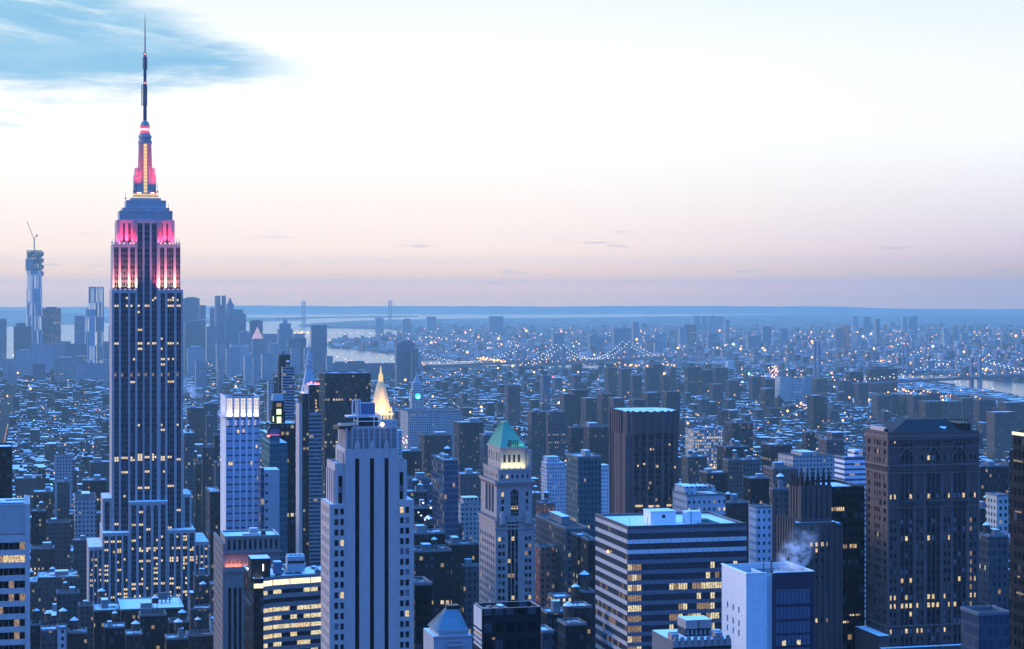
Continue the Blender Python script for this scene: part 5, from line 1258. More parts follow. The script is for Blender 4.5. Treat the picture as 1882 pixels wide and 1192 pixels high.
# --- beside and behind the tall art deco tower, left side
L = [
 (138, 177, 918, 1500, 'pale', 'pale corner', dict(pl=120)), (100.6, 134, 840, 2000, 'pale', 'pale many windowed', {}), (152, 195, 884, 1750, 'dark', 'dark arcaded', {}), (105, 128, 886, 1820, 'tan', None, {}),
 (135, 163, 994, 1440, 'stone', None, {}), (69, 143, 1063, 1330, 'stone', 'wide grey', {}), (104, 145, 1092, 1180, 'grey', 'pale roofed', {}), (56, 100, 1010, 1420, 'brick', None, {}), (58, 84, 940, 1560, 'dark', None, {}),
 (86, 130, 962, 1520, 'stone', None, {}), (150, 186, 945, 1560, 'tan', None, {}), (28, 66, 880, 2000, 'tan', None, {}), (62, 98, 905, 1800, 'brick', None, {}), (165, 202, 850, 2200, 'stone', None, {}),
 (173, 222, 1124, 1090, 'dark', 'low dark', dict(D=26)), (145, 173, 1115, 1130, 'tan', None, {}), (350, 387, 1121, 1060, 'tan', 'narrow tan ribbed', dict(tiers=((0, 30, 1090), (8, 8, 1100)))),
 (358, 386, 1058, 1250, 'grey', 'plain grey', {}), (388, 408, 1075, 1240, 'grey', None, {}), (312, 348, 1145, 1010, 'dark', 'dark small', dict(top='tank')), (192, 230, 1155, 980, 'black', 'black boxy', {}), (258, 306, 1133, 1040, 'dark', None, dict(top='tank')),
 (75, 105, 1160, 960, 'grey', 'flat grey', dict(top='tank')), (106, 122, 1156, 955, 'pale', 'tank topped pale', dict(top='tank')), (125, 160, 1165, 960, 'brick', None, dict(top='tank')), (232, 262, 1168, 950, 'brick', None, dict(top='tank')), (56, 74, 1150, 1010, 'dark', None, dict(top='tank')),
 (388, 406, 1140, 1000, 'white', 'snow roofed low', {}), (306, 345, 1176, 930, 'dark', None, {}), (345, 392, 1170, 960, 'brick', None, dict(top='tank')),
 # avenue wall and blocks between the art deco tower and the floodlit slim tower
 (338, 358, 797, 1900, 'stone', 'plain grey', dict(D=60)), (359, 372, 853, 2000, 'brick', None, {}), (372, 394, 823, 1950, 'tan', 'billboard sided', {}), (394, 404, 800, 2050, 'brown', None, {}), (386, 405, 905, 1380, 'brown', None, dict(pl=378)), (396, 406, 850, 1650, 'stone', None, {}),
 (340, 352, 905, 1600, 'dark', None, {}), (380, 392, 765, 2500, 'stone', None, {}), (345, 375, 750, 2900, 'brown', None, {}), (375, 400, 742, 3000, 'grey', None, {}),
 # centre
 (513, 533.5, 652, 2100, 'black', 'black upper', {}), (520, 541, 676, 2050, 'balcony', 'balconied', {}), (597, 681, 687, 1850, 'dark', 'broad black', dict(D=40, top='none')), (493, 503, 700, 2300, 'pale', 'slim pale', {}), (503, 512, 694, 2320, 'stone', None, {}),
 (762, 795, 935, 1010, 'black', 'dark lamp topped', {}), (762, 818, 982, 985, 'dark', None, dict(D=16)), (764, 830, 1015, 960, 'dark', 'dark many windowed', dict(D=20)), (763, 794, 1076, 640, 'black', 'solid black', dict(D=14)),
 (828, 882, 1002, 1040, 'brown', 'brown corniced', {}), (852, 884, 1042, 980, 'stone', None, dict(pl=847)), (816, 842.5, 847, 1250, 'glass', 'blue glass', dict(pl=792.5)), (847, 885, 928, 1400, 'pale', 'stepped pale', dict(tiers=((6, 4, 915),))),
 (846, 884, 872, 1700, 'tan', None, {}), (750, 790, 880, 1500, 'glass', None, {}), (800, 850, 965, 1300, 'stone', None, {}), (745, 785, 905, 1300, 'grey', None, {}),
 (1040, 1081.5, 973, 1000, 'stone', 'long tan', dict(pl=1000, D=62)), (993, 1019, 1007, 1010, 'redlit_wall', 'red lit brick', dict(top='plant')), (994, 1020, 926, 1250, 'redlit_wall', 'orange lit brick', {}),
 (1062, 1083, 986, 950, 'brown', None, {}), (1081, 1096, 994, 900, 'brown', 'narrow brown', {}), (1062, 1105, 841, 1150, 'tealslab', 'dark green glass', dict(pl=1041)), 
 (1005, 1042, 862, 1800, 'white', 'white slope topped', dict(tiers=((0, 4, 850), (2, 12, 840)))), (1104, 1139, 866, 1780, 'white', 'white stepped', dict(tiers=((0, 18, 855),))), (977, 1004, 757, 2500, 'tan', None, {}), (1007, 1038, 757, 2550, 'tan', None, {}), (1050, 1072, 786, 2300, 'brown', None, {}), (1083, 1136, 785, 2350, 'brown', 'ribbed brown', {}),
 (750, 849, 757, 2700, 'pale', 'wide pale', dict(D=60, top='none')), (844, 889, 777, 2500, 'brown', None, {}), (890, 925, 800, 2300, 'stone', None, {}), (780, 830, 800, 2300, 'brick', None, {}), (735, 775, 830, 1900, 'brown', None, {}), (996, 1018, 1163, 700, 'grey', 'small grey', {}),
 (1005, 1045, 1128, 820, 'dark', 'low snow roofed', {}), (1050, 1088, 1118, 800, 'brick', None, dict(top='tank')), (1040, 1078, 1150, 740, 'dark', None, dict(top='tank')), (1072, 1094, 1090, 860, 'brown', None, dict(top='tank')), (1020, 1050, 1100, 900, 'stone', None, {}),
 # right
 (1262, 1333, 912, 900, 'white', 'white art deco', dict(tiers=((0, 48, 895), (24, 14, 903), (24, 20, 897)), top='none')), (1275, 1327, 790, 2600, 'litoffice', 'lit grid fronted', {}), (1346, 1384, 778, 2500, 'brown', None, {}), (1338, 1364, 846, 1500, 'tan', None, {}), (1365, 1398, 846, 1520, 'stone', 'crown topped', {}),
 (1334, 1377, 822, 1900, 'brown', None, {}), (1416, 1456, 818, 1900, 'brown', None, {}), (1390, 1418, 934, 860, 'white', 'white cut corner', dict(pl=1376)), (1420, 1452, 900, 1050, 'tan', 'tan', dict(pl=1414)), (1421, 1465, 862, 1400, 'tan', 'many windowed tan', {}), (1519, 1552, 809, 1700, 'tan', 'tan stepped', dict(tiers=((13, 0, 795),))),
 (1552, 1592, 842, 1150, 'balcwhite', 'white balconied', dict(tiers=((22, 4, 828),))), (1458, 1535, 840, 1600, 'pale', 'long pale', dict(tiers=((20, 30, 832),))), (1482, 1500, 795, 2300, 'brown', None, {}),
 (1801, 1854, 858, 1250, 'brown', 'dark lamp roofed', {}), (1818, 1853, 987, 900, 'stone', None, {}), (1832, 1853, 912, 1000, 'pale', 'pale', {}), (1799, 1858, 1131, 600, 'glass', 'flat blue', dict(top='none')), (1800, 1830, 935, 1200, 'dark', None, {}), (1497, 1520, 729, 3800, 'brown', 'lone dark', {}),
 (1240, 1262, 900, 1300, 'stone', None, {}), (1300, 1340, 870, 1500, 'brown', None, {}), (1380, 1414, 880, 1250, 'dark', None, {}), (1336, 1376, 925, 1150, 'brick', None, {}), (1265, 1300, 840, 1900, 'tan', None, {}),
]
facade('redlit_wall', (.34, .11, .075), 2.7, 3.2, .42, .5, .14, .02, Glass=G0, Power=1.0, LitColor=(1., .5, .25, 1)); facade('tealslab', (.05, .08, .09), 2.2, 3.4, .5, .55, .03, .03, Glass=(.01, .03, .04)); facade('balcwhite', (.55, .57, .6), 3.2, 3.0, 1., .42, .07, .0, Glass=(.06, .08, .12))  # walls of the red and orange lit blocks carry that light in their colour
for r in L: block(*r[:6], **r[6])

# the broad snow covered roof in front of the art deco tower
def snowy_hall():
    s = Site('snow_roofed_hall', 'wide low building under one broad snow covered roof with rooftop frames', 'building', 222, 1080); HEROES.append((280, 1120, 'broad snow covered roof'))
    z, X = s.z, s.x; W = X(338); D = 40.; zt = z(1122); A = MB(); A.box(0, W, 0, D, 0, zt, 0, 1); parapet(A, 0, W, 0, D, zt, .8, .5, 1, 2); s.part('wall', A, ['brown', 'trim', 'snow'])
    s.part('roof', slab(.5, W - .5, .5, D - .5, zt, .15, 1.), 'snow_full')
    b = MB()
    for i in range(4):
        for j in range(2): b.bar((W * .62 + i * 2.2, 18 + j * 6, zt), (W * .62 + i * 2.2, 18 + j * 6, zt + 5), .2, 0, 4)
    for zz in (2.5, 5.): b.bar((W * .58, 18, zt + zz), (W * .62 + 8, 18, zt + zz), .2, 0, 4); b.bar((W * .58, 24, zt + zz), (W * .62 + 8, 24, zt + zz), .2, 0, 4)
    b.box(W * .63, W * .63 + 5, 19, 23, zt + 2.6, zt + 6.); s.part('roof_frame', b, 'steel')
    b = MB(); b.box(W * .32, W * .5, 4, 10, zt, zt + 3., 0, 1); s.part('penthouse', b, ['trim', 'snow'])
    s.take(-2, W + 2, -2, D + 2)
snowy_hall()

# --- the far downtown cluster
def far_tower(): pass
def spired(xl, xr, ytop, d, label, body, steps, style='far', glow=None):
    s = Site('downtown_skyscraper', label, 'skyscraper', xl, d); z, X = s.z, s.x; W = X(xr); A = MB(); A.box(0, W, 0, W, 0, z(body), 0, 1, u0=50.)
    for (a, b, y0, y1) in steps: A.box(X(a), X(b), W * .15, W * .85, z(y0), z(y1), 0, 1)
    s.part('wall', A, [style, 'snow_part'])
    return s
def one_tower():
    s = Site('unfinished_glass_skyscraper', 'tallest far glass skyscraper still unfinished with a crane on top', 'skyscraper', 47, 6600); HEROES.append((62, 560, 'unfinished far skyscraper'))
    z, X = s.z, s.x; W = X(79); A = MB(); zb, zt = z(655), z(497); c = W / 2; h0, h1 = W / 2, W * .44
    R0 = [(c - h0, c - h0), (c, c - h0), (c + h0, c - h0), (c + h0, c), (c + h0, c + h0), (c, c + h0), (c - h0, c + h0), (c - h0, c)]
    k = h1 * .72; R1 = [(c - k, c - k), (c - 0, c - h1), (c + k, c - k), (c + h1, c), (c + k, c + k), (c, c + h1), (c - k, c + k), (c - h1, c)]
    A.prism(R0, 0, zb, 0); A.loft([[(x, y, zb) for x, y in R0], [(x, y, zt) for x, y in R1]], 0); A.prism([(x, y) for x, y in R1], zt, z(459), 1, 2)
    A.box(c - h0, c - h0 * .1, c - h0 - .3, c - h0, z(497), z(475), 3)
    s.part('wall', A, ['brightstrip', 'openfloor', 'tar', 'far'])
    b = MB(); b.bar((c, c, z(459)), (c, c, z(436)), 2.0, 0, 4); b.bar((c - 2, c, z(437)), (c - 24, c, z(405)), 1.0, 0, 4); b.bar((c, c, z(437)), (c + 8, c, z(432)), 1.0, 0, 4); b.box(c + 6, c + 11, c - 3, c + 3, z(434), z(430)); s.part('tower_crane', b, 'steel')
    b = MB()
    for i in range(4): b.box(c + h1, c + h1 + 6, c - 4, c + 2, z(470 + i * 12), z(462 + i * 12))
    s.part('hoist', b, 'steel'); s.take(-5, W + 5, -5, W + 5)
facade('openfloor', (.05, .06, .08), 9., 4.4, .6, .5, .25, .3, Power=1.3, LitColor=(1., .95, .85, 1))
one_tower()
def pyr(xl, xr, ytip, yb, d, label, glow):
    s = Site('downtown_tower', label, 'skyscraper', xl, d); z, X = s.z, s.x; W = X(xr); A = MB(); c = W / 2; A.box(-4, W + 4, 0, W, 0, z(yb + 26), 0, 1); A.box(0, W, 0, W, z(yb + 26), z(yb), 0, 1); s.part('wall', A, ['far', 'snow_part'])
    R = MB(); q = lambda r, zz: [(c - r, c - r, zz), (c + r, c - r, zz), (c + r, c + r, zz), (c - r, c + r, zz)]
    R.loft([q(W * .48, z(yb)), q(W * .06, z(ytip + 3)), q(.5, z(ytip))]); s.part('pyramid_roof', R, glow); s.take(-6, W + 6, -3, W + 3)
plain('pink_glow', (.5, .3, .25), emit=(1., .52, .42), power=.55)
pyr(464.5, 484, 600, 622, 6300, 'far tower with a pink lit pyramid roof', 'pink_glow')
def woolworth(): 
    s = Site('downtown_spire', 'far stepped skyscraper rising to one sharp spire', 'skyscraper', 414, 7000); z, X = s.z, s.x; A = MB(); W = X(452)
    A.box(0, W, 0, 50, 0, z(576), 0, 1); A.box(X(417), X(447), 3, 40, z(576), z(568), 0, 1); A.box(X(417.5), X(430), 6, 30, z(568), z(558), 0, 1)
    c = (X(417.5) + X(430)) / 2; r = 9.; A.loft([[(c - r, 10, z(558)), (c + r, 10, z(558)), (c + r, 28, z(558)), (c - r, 28, z(558))], [(c - 1, 18, z(546.5)), (c + 1, 18, z(546.5)), (c + 1, 20, z(546.5)), (c - 1, 20, z(546.5))]], 2)
    s.part('wall', A, ['far', 'snow_part', 'steel']); s.take(-3, W + 3, -3, 52)
woolworth()
def twin_lobe():
    s = Site('rippled_tower', 'far slim silver tower in two lobes beside the sharp spire', 'skyscraper', 395, 6700); z, X = s.z, s.x; A = MB()
    for a, b, t in ((395, 406, 543), (408, 416, 543)):
        n = 10; cx, r = (X(a) + X(b)) / 2, (X(b) - X(a)) / 2; A.prism([(cx + r * cos(2 * pi * i / n), 15 + r * sin(2 * pi * i / n)) for i in range(n)], 0, z(t), 0, 1)
    A.box(X(404), X(409), 10, 22, 0, z(560), 0, 1); s.part('wall', A, ['far', 'snow_part']); s.take(-4, X(418), -4, 30)
twin_lobe()
def crown_top():
    s = Site('domed_municipal_tower', 'far broad tower with a small rounded crown in steps', 'skyscraper', 512, 6200); z, X = s.z, s.x; A = MB(); W = X(538)
    A.box(0, W, 0, 40, 0, z(604), 0, 1); A.box(X(515), X(535), 4, 34, z(604), z(594), 0, 1); A.cyl((X(520) + X(530)) / 2, 18, (X(530) - X(520)) / 2, (X(530) - X(520)) / 2.4, z(594), z(588), 10); A.cyl((X(520) + X(530)) / 2, 18, 6, 1, z(588), z(585), 10)
    s.part('wall', A, ['far', 'snow_part']); s.take(-4, W + 4, -4, 44)
crown_top()
FAR = [  # xl, xr, top, distance, style
 (-40, 12, 586, 6300, 'far'), (25, 58, 600, 6500, 'dark'), (30, 47, 594, 6520, 'dark'), (78, 112, 567, 6650, 'litfar'), (137, 156, 581, 6500, 'far'), (163, 191, 527, 6350, 'brightstrip'), (157, 176, 569, 6330, 'brightstrip'), (95, 130, 628, 6000, 'far'), (55, 100, 633, 5900, 'far'), (120, 160, 632, 5900, 'dark'), (190, 208, 628, 5800, 'far'), (6, 28, 660, 5600, 'far'), (60, 84, 668, 5300, 'dark'),
 (100, 140, 660, 5400, 'far'), (140, 200, 668, 5300, 'far'), (28, 60, 645, 5700, 'far'), (337, 367, 548, 7000, 'far'), (366, 378, 561, 6900, 'far'), (340, 378, 592, 6600, 'dark'), (345, 376, 640, 5800, 'far'), (386, 396, 566, 6950, 'far'), (380, 398, 600, 6500, 'far'), (398, 415, 630, 5900, 'far'), (416, 440, 640, 5600, 'far'),
 (424, 458, 632, 6000, 'pale'), (440, 462, 612, 6400, 'far'), (460, 483, 590, 7000, 'dark'), (484, 512, 614, 6300, 'far'), (495, 516, 634, 5900, 'far'), (530, 563, 622, 6000, 'dark'), (540, 560, 614, 6100, 'far'), (573, 601, 598, 6400, 'vertical'), (729, 762, 630, 5300, 'brown'), (741, 757, 625, 5320, 'brown'), (757, 769, 642, 5280, 'brown'), (450, 466, 655, 5200, 'pale'), (466, 478, 660, 5000, 'far'), (482, 500, 650, 5400, 'far'),
 (560, 575, 640, 5700, 'far'), (601, 612, 655, 5500, 'far'), (612, 640, 668, 5500, 'brown'), (640, 670, 664, 5700, 'brown'), (670, 728, 668, 5700, 'brown'), (400, 412, 660, 5000, 'far'), (360, 380, 665, 4900, 'far'), (520, 534, 650, 5600, 'far'), (535, 552, 640, 5750, 'far'), (350, 362, 600, 6700, 'far'), (200, 210, 600, 6500, 'far'),
 # across the river, and the slabs of housing on this side
 (900, 925, 581, 12500, 'far'), (1164, 1174, 592, 9200, 'far'), (1128, 1160, 604, 8800, 'far'), (1084, 1098, 617, 8500, 'far'), (1098, 1110, 619, 8600, 'far'), (1258, 1280, 596, 9300, 'litfar'), (1250, 1262, 603, 9200, 'far'), (1188, 1206, 625, 8300, 'litfar'), (1204, 1217, 629, 8200, 'far'), (1205, 1225, 613, 8800, 'far'), (1302, 1318, 612, 9000, 'far'), (1333, 1341, 588, 9500, 'far'),
 (1402, 1418, 601, 9200, 'far'), (1437, 1448, 604, 9200, 'far'), (1375, 1398, 618, 8800, 'far'), (1553, 1563, 598, 9000, 'pinkstrip'), (1611, 1617, 586, 9600, 'far'), (1536, 1552, 605, 9000, 'litfar'), (1579, 1584, 611, 9000, 'pale'), (1735, 1742, 603, 9600, 'pale'), (1754, 1758, 606, 9600, 'pale'), (1760, 1766, 608, 9600, 'pale'), (1768, 1780, 612, 9500, 'far'), (1275, 1286, 580, 13000, 'far'), (1293, 1300, 581, 13000, 'far'), (1305, 1316, 580, 13000, 'far'), (1320, 1330, 582, 13000, 'far'), (1568, 1577, 582, 12500, 'far'), (1590, 1600, 582, 12500, 'far'), (1660, 1668, 582, 12500, 'far'), (1675, 1686, 581, 12500, 'far'), (785, 802, 582, 12500, 'far'), (690, 705, 584, 12500, 'far'), (740, 756, 588, 12000, 'far'), (1017, 1037, 613, 8600, 'far'),
 (1037, 1051, 724, 3300, 'project'), (1051, 1064, 717, 3350, 'project'), (1066, 1081, 717, 3350, 'project'), (1077, 1097, 732, 3200, 'project'), (1107, 1128, 724, 3250, 'project'), (1128, 1148, 732, 3150, 'project'), (998, 1011, 690, 4100, 'glass'), (1118, 1134, 676, 4700, 'project'), (1143, 1160, 678, 4600, 'project'), (1200, 1218, 670, 5000, 'project'), (1233, 1243, 675, 4900, 'tan'), (1264, 1290, 675, 4800, 'brown'), (1188, 1201, 676, 4900, 'project'), (1315, 1338, 676, 4900, 'project'), (1290, 1310, 680, 4800, 'project'), (1163, 1180, 690, 4400, 'project'), (1220, 1232, 690, 4500, 'project'), (1190, 1212, 722, 3300, 'project'), (1165, 1186, 735, 3000, 'project'), (1225, 1250, 720, 3350, 'project'), (934, 956, 708, 3700, 'project'), (1055, 1068, 690, 4200, 'grey'),
 (1383, 1405, 693, 4600, 'project'), (1407, 1428, 697, 4550, 'project'), (1434, 1457, 692, 4500, 'pale'), (1458, 1477, 695, 4500, 'pale'), (1478, 1492, 692, 4550, 'pale'), (1501, 1520, 695, 4600, 'tan'), (1406, 1423, 714, 4000, 'brown'), (1600, 1650, 678, 5000, 'brown'), (1610, 1632, 674, 5010, 'brown'), (1562, 1587, 683, 4900, 'brown'), (1701, 1733, 738, 3400, 'project'), (1735, 1767, 738, 3400, 'tan'), (1769, 1789, 732, 3450, 'tan'), (1757, 1783, 727, 3700, 'project'), (1828, 1868, 758, 2900, 'tan'), (1613, 1638, 727, 3900, 'project'), (1640, 1658, 724, 3950, 'project'), (1660, 1678, 725, 3900, 'project'), (1680, 1708, 727, 3850, 'project'), (1710, 1728, 723, 3950, 'project'), (1800, 1830, 735, 3600, 'project'), (1850, 1882, 740, 3500, 'project'), (1495, 1512, 727, 3600, 'brown'), (1340, 1360, 700, 4500, 'project'), (1310, 1330, 706, 4300, 'project'), (1550, 1566, 700, 4500, 'project'), (1578, 1596, 705, 4400, 'project'),
]
facade('farmist', (.15, .145, .16), 5., 4.2, .45, .45, .03, .01, Glass=G0, Power=1.6); WORDS['farmist'] = 'dim grey'; facade('litfar', (.14, .15, .18), 5., 4.2, .6, .5, .22, .1, Power=1.3, Glass=G0); facade('pinkstrip', (.2, .14, .15), 6., 4., .5, .9, .5, .0, Power=.9, LitColor=(1., .4, .35, 1))
random.seed(77)
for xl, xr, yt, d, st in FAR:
    if d > 5150 and st in ('dark', 'brown'): st = 'farmist'  # dark walls swapped for lighter ones far off, mist painted in
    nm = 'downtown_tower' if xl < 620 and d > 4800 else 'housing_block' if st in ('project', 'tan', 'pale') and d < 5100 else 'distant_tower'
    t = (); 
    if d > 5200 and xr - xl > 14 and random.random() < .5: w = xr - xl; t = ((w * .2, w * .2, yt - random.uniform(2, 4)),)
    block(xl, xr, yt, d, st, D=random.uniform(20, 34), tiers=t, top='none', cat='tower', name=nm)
# ------------------------------------------------------------------ ground, water, far hills
def yrow(d, h=0.): return HY + (HC - h - drop(d)) * F / d
def gpt(px, py):
    """the point of the ground seen at a picture position"""
    a = (py - HY) / F                                   # (HC + d^2/2R)/d = a
    disc = a * a - 4 * HC / (2 * RE)
    d = (a - sqrt(max(disc, 0.))) * RE
    return ((px - CX) / F * d, d)
def inside(poly, x, y):
    c = False; n = len(poly); j = n - 1
    for i in range(n):
        xi, yi = poly[i]; xj, yj = poly[j]
        if (yi > y) != (yj > y) and x < (xj - xi) * (y - yi) / (yj - yi) + xi: c = not c
        j = i
    return c
NEAR = [(-14000., -3000.), (14000., -3000.)]
MAN = [gpt(*p) for p in ((2500, 812), (2100, 772), (1990, 755), (1882, 737), (1840, 728), (1780, 717), (1690, 701), (1600, 694), (1350, 685), (1100, 677), (900, 672), (770, 669.5), (728, 668.6), (660, 668), (600, 667.5), (300, 667.5), (60, 667), (0, 667), (-600, 667))]
BRK = [gpt(*p) for p in ((2500, 740), (2100, 716), (1882, 702), (1830, 699), (1750, 688), (1680, 687.5), (1600, 684), (1350, 677.5), (1100, 669.5), (900, 664.5), (770, 661), (735, 653), (690, 646), (640, 641), (604, 639), (600, 632), (608, 626), (650, 624), (690, 623), (735, 617), (756, 609), (720, 605.5), (640, 603.5), (560, 601), (546, 597.5), (575, 594), (640, 590), (720, 587.5), (800, 586), (900, 584.5), (1100, 583), (1300, 580), (1500, 577), (1700, 575), (2000, 573.5), (2500, 573), (2900, 573))]
SPIT = [gpt(*p) for p in ((330, 598), (400, 594), (470, 590.5), (558, 588.5), (566, 585.5), (520, 583.5), (430, 583), (330, 583))]
STAT = [gpt(*p) for p in ((-700, 600), (-100, 600), (60, 599), (110, 596), (170, 595), (230, 590), (235, 584), (100, 580), (-700, 578))]
LANDS = [('manhattan_ground', MAN + [(-14000., 4000.)] + NEAR + [(14000., 2500.)], 1.0), ('far_bank_ground', BRK, 1.6), ('spit_ground', SPIT, 2.0), ('island_ground', STAT, 2.0)]
import bmesh
from mathutils.geometry import tessellate_polygon
def land(name, poly, h, mat):
    bm = bmesh.new(); vs = [bm.verts.new((x, y, 0)) for x, y in poly]; [bm.faces.new([vs[i] for i in t]) for t in tessellate_polygon([[(x, y, 0.) for x, y in poly]])]
    for axis in (0, 1):
        lo = min(v.co[axis] for v in bm.verts); hi = max(v.co[axis] for v in bm.verts); t = math.ceil(lo / 1500) * 1500
        while t < hi:
            co = [0, 0, 0]; co[axis] = t; no = [0, 0, 0]; no[axis] = 1
            bmesh.ops.bisect_plane(bm, geom=bm.verts[:] + bm.edges[:] + bm.faces[:], plane_co=co, plane_no=no); t += 1500
    for v in bm.verts: v.co.z = drop(sqrt(v.co.x ** 2 + v.co.y ** 2)) + h
    bmesh.ops.recalc_face_normals(bm, faces=bm.faces)
    if sum(f.normal.z for f in bm.faces) < 0: bmesh.ops.reverse_faces(bm, faces=bm.faces)
    me = bpy.data.meshes.new(name); bm.to_mesh(me); bm.free(); me.materials.append(mat)
    o = bpy.data.objects.new(name, me); COL.objects.link(o); o['kind'] = 'structure'; return o
def ground_mat(name, a, b, scale, cover):
    mt = bpy.data.materials.new(name); mt.use_nodes = True; t = NT(mt.node_tree); bs = t.n['Principled BSDF']; p = t.node('ShaderNodeNewGeometry').outputs['Position']
    n = t.noise(p, scale, 6, .65); t.put(bs.inputs['Base Color'], t.mix(t.smooth(n, 1 - cover - .05, 1 - cover + .05), a + (1,), b + (1,))); bs.inputs['Roughness'].default_value = .9; bs.inputs['Specular IOR Level'].default_value = .1; return mt
GM = ground_mat('street_ground', (.025, .026, .03), (.45, .48, .52), .03, .34); GM2 = ground_mat('far_ground', (.05, .05, .055), (.5, .53, .57), .006, .42)
for n_, p_, h_ in LANDS: land(n_, p_, h_, GM if n_.startswith('man') else GM2)
def water():
    v = [(0, 0, drop(0) - .5)]; f = []; R = [300 * 1.13 ** i for i in range(46)]; R = [r for r in R if r < 31000] + [34500]; n = 96
    for r in R: v += [(r * sin(2 * pi * k / n), r * cos(2 * pi * k / n), drop(r)) for k in range(n)]
    f += [(0, 1 + (k + 1) % n, 1 + k) for k in range(n)]
    for i in range(len(R) - 1):
        for k in range(n): a, b = 1 + i * n + k, 1 + i * n + (k + 1) % n; f.append((a, b, b + n, a + n))
    me = bpy.data.meshes.new('water'); me.from_pydata(v, [], f); mt = bpy.data.materials.new('water'); mt.use_nodes = True; t = NT(mt.node_tree); b = t.n['Principled BSDF']
    b.inputs['Base Color'].default_value = (.03, .05, .07, 1); p = t.node('ShaderNodeNewGeometry').outputs['Position']; n_ = t.noise(p, .0012, 4, .6)
    t.put(b.inputs['Roughness'], t.m('ADD', .08, t.m('MULTIPLY', n_, .16)))
    bu = t.node('ShaderNodeBump'); bu.inputs['Strength'].default_value = .08; bu.inputs['Distance'].default_value = 1.0; t.put(bu.inputs['Height'], t.noise(p, .05, 3, .6)); t.l.new(bu.outputs[0], b.inputs['Normal'])
    me.materials.append(mt); o = bpy.data.objects.new('water', me); COL.objects.link(o); o['kind'] = 'structure'
water()
def ridge(name, d0, dw, prof, seed):
    """hill ridge: prof = [(px, y of the crest)]"""
    r = random.Random(seed); v = []; f = []; xs = []; n = 160
    p0, p1 = prof[0][0], prof[-1][0]
    for i in range(n + 1):
        px = p0 + (p1 - p0) * i / n
        for (a, ya), (b, yb) in zip(prof, prof[1:]):
            if a <= px <= b: y = ya + (yb - ya) * (px - a) / (b - a)
        y += r.uniform(-.35, .35); d = d0 * (1 + .02 * sin(i * .3)); x = (px - CX) / F * d; zc = HC - (y - HY) * d / F; g = drop(d)
        row = []
        for t in (-1, -.55, 0, .55, 1):
            hh = g + 1 + max(0, zc - g) * (1 - t * t) if abs(t) < 1 else g - 4
            v.append((x, d + t * dw, hh)); row.append(len(v) - 1)
        xs.append(row)
    for A, B in zip(xs, xs[1:]):
        for k in range(4): f.append((A[k], B[k], B[k + 1], A[k + 1]))
    me = bpy.data.meshes.new(name); me.from_pydata(v, [], f); me.materials.append(HILL); o = bpy.data.objects.new(name, me); COL.objects.link(o); o['kind'] = 'structure'
HILL = ground_mat('hill_ground', (.14, .145, .15), (.34, .35, .37), .002, .4)
ridge('hills', 31000, 1500, [(-1200, 566), (-300, 565), (100, 563.5), (300, 562.5), (450, 561), (620, 562.5), (800, 562), (1000, 563), (1200, 562), (1400, 562.5), (1545, 563), (1600, 565.5), (1700, 567.5), (2100, 568), (3200, 568)], 3)
ridge('island_hills', 20500, 1500, [(-900, 575), (-300, 572), (-60, 571), (30, 569.5), (90, 573), (150, 577), (205, 583), (240, 588)], 4)

# ------------------------------------------------------------------ bridges
def bridge(name, label, T0, T1, ends, deck0, top, sag, lamp_mat, ncab=26, deep=6., lampr=1.7, beyond=1.):
    """suspension bridge between two tower points (x, d); ends: side span lengths"""
    e = bpy.data.objects.new(name, None); COL.objects.link(e); tag(e, label, 'bridge'); e.location = (T0[0], T0[1], drop(T0[1]))
    dx, dy = T1[0] - T0[0], T1[1] - T0[1]; L = sqrt(dx * dx + dy * dy); ux, uy = dx / L, dy / L; e.rotation_euler = (0, 0, math.atan2(dy, dx))
    deck = MB(); deck.box(-ends[0], L + ends[1], -12, 12, deck0 - deep, deck0, 0, 1); deck.build('deck', [MATS['steel'], MATS['asphalt']], e)
    for x in (0, L):
        t = MB()
        for s_ in (-1, 1): t.box(x - 5, x + 5, s_ * 13 - 4, s_ * 13 + 4, -5, top)
        for zz in (top - 5, top * .72, deck0 - 4): t.box(x - 4, x + 4, -9, 9, zz, zz + 7)
        t.build('tower', MATS['bridge_steel'], e)
    lamps = MB(); cabs = []
    for s_ in (-1, 1):
        c = MB(); pts = []
        for i in range(-10, ncab + 11):
            t = i / ncab
            if 0 <= t <= 1: x, zz = t * L, deck0 + sag + (top - deck0 - sag) * (2 * t - 1) ** 2
            elif t < 0: x = i / 10 * ends[0] * .75; zz = top + (deck0 - top) * (-i / 10) ** .85
            else: x = L + (i - ncab) / 10 * ends[1] * .75; zz = top + (deck0 - top) * ((i - ncab) / 10) ** .85
            pts.append((x, s_ * 13, zz))
        for a, b in zip(pts, pts[1:]): c.bar(a, b, .5, 0, 4)
        for p in pts[1:-1]: c.bar(p, (p[0], p[1], deck0), .12, 0, 3)
        c.build('cable', MATS['bridge_steel'], e)
        for a, b in zip(pts, pts[1:]):
            lamps.ball((a[0], a[1], a[2] + 1.5), lampr)
    tag(lamps.build('cable_lamp', MATS[lamp_mat], e), kind='stuff')
    lm = MB(); x = -ends[0]
    while x < L + ends[1]: lm.ball((x, -11, deck0 + 8), lampr * 1.1); x += 38
    tag(lm.build('road_lamp', MATS['amber'], e), kind='stuff'); return e
plain('bridge_steel', (.16, .18, .22), .7); plain('amber', (.5, .3, .1), emit=(1., .44, .09), power=3.8); plain('pearl', (.5, .5, .5), emit=(1., .96, .78), power=2.4); plain('redtiny', (.4, .05, .05), emit=(1., .15, .12), power=3.)
plain('greenlamp', (.1, .4, .3), emit=(.3, 1., .7), power=5.)
P = lambda px, d: ((px - CX) / F * d, d)
bridge('suspension_bridge', 'suspension bridge with necklaces of white cable lamps and blue steel towers', P(1029, 6200), P(1150, 6600), (260, 300), 41, 97, 6, 'pearl')
